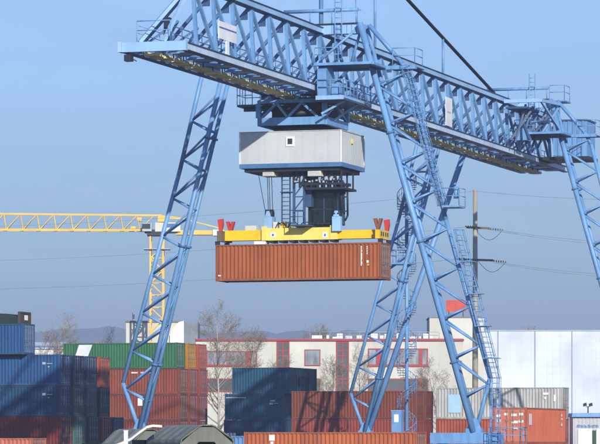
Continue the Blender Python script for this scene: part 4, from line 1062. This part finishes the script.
# ------------------------------------------------------------------ light
sc=bpy.context.scene
sd=(-.84*D+.54*L_); sd.z=0; sd.normalize(); EL=math.radians(19.5)
w=bpy.data.worlds.new('World'); sc.world=w; w.use_nodes=True; nt=w.node_tree; bgn=nt.nodes['Background']
SKY=[(.365,.49,.795,1),(.55,.68,.955,1),(.72,.82,1.12,1)]
sky=N(nt,'ShaderNodeTexSky'); sky.sky_type='NISHITA'; sky.sun_disc=False; sky.sun_elevation=EL; sky.sun_rotation=math.atan2(sd.x,sd.y)
sky.air_density=1.0; sky.dust_density=.6; sky.ozone_density=2.5
tcw=N(nt,'ShaderNodeTexCoord'); sp=N(nt,'ShaderNodeSeparateXYZ'); nt.links.new(tcw.outputs['Generated'],sp.inputs[0])
mr=N(nt,'ShaderNodeMapRange'); mr.inputs[1].default_value=0; mr.inputs[2].default_value=.125; nt.links.new(sp.outputs['Z'],mr.inputs[0])
cr_=N(nt,'ShaderNodeValToRGB'); nt.links.new(mr.outputs[0],cr_.inputs['Fac'])
cr_.color_ramp.elements[0].position=0; cr_.color_ramp.elements[0].color=SKY[0]; cr_.color_ramp.elements[1].position=1; cr_.color_ramp.elements[1].color=SKY[2]
e_=cr_.color_ramp.elements.new(.5); e_.color=SKY[1]
mxw=N(nt,'ShaderNodeVectorMath',operation='MULTIPLY'); nt.links.new(sky.outputs[0],mxw.inputs[0]); nt.links.new(cr_.outputs['Color'],mxw.inputs[1])
mpw=N(nt,'ShaderNodeMapping'); mpw.inputs['Scale'].default_value=(9,9,60); nt.links.new(tcw.outputs['Generated'],mpw.inputs['Vector'])
nw=N(nt,'ShaderNodeTexNoise'); nw.inputs['Scale'].default_value=1.2; nw.inputs['Detail'].default_value=5; nt.links.new(mpw.outputs[0],nw.inputs['Vector'])
mrw=N(nt,'ShaderNodeMapRange'); mrw.inputs[1].default_value=.3; mrw.inputs[2].default_value=.7; mrw.inputs[3].default_value=.96; mrw.inputs[4].default_value=1.045; nt.links.new(nw.outputs['Fac'],mrw.inputs[0])
mx2=N(nt,'ShaderNodeVectorMath',operation='MULTIPLY'); nt.links.new(mxw.outputs[0],mx2.inputs[0]); nt.links.new(mrw.outputs[0],mx2.inputs[1])
nt.links.new(mx2.outputs[0],bgn.inputs['Color']); bgn.inputs['Strength'].default_value=.132
sun=bpy.data.lights.new('sun','SUN'); sun.energy=5.0; sun.angle=math.radians(.5); sun.color=(1,.94,.84)
so=bpy.data.objects.new('sun',sun); C.objects.link(so)
dirv=Vector((sd.x*math.cos(EL),sd.y*math.cos(EL),math.sin(EL))); so.rotation_euler=dirv.to_track_quat('Z','Y').to_euler(); so.location=(40,-40,80)
# ------------------------------------------------------------------ camera
cam=bpy.data.cameras.new('camera'); co=bpy.data.objects.new('camera',cam); C.objects.link(co)
co.location=(0,0,EYE); co.rotation_euler=(math.pi/2,0,0); cam.sensor_width=36; cam.lens=F/600*36; cam.shift_y=(HOR-222)/600; cam.clip_end=20000; cam.clip_start=1
sc.camera=co; sc.render.resolution_x=1024; sc.render.resolution_y=758
sc.view_settings.view_transform='Standard'; sc.view_settings.look='None'; sc.view_settings.exposure=0; sc.view_settings.gamma=1
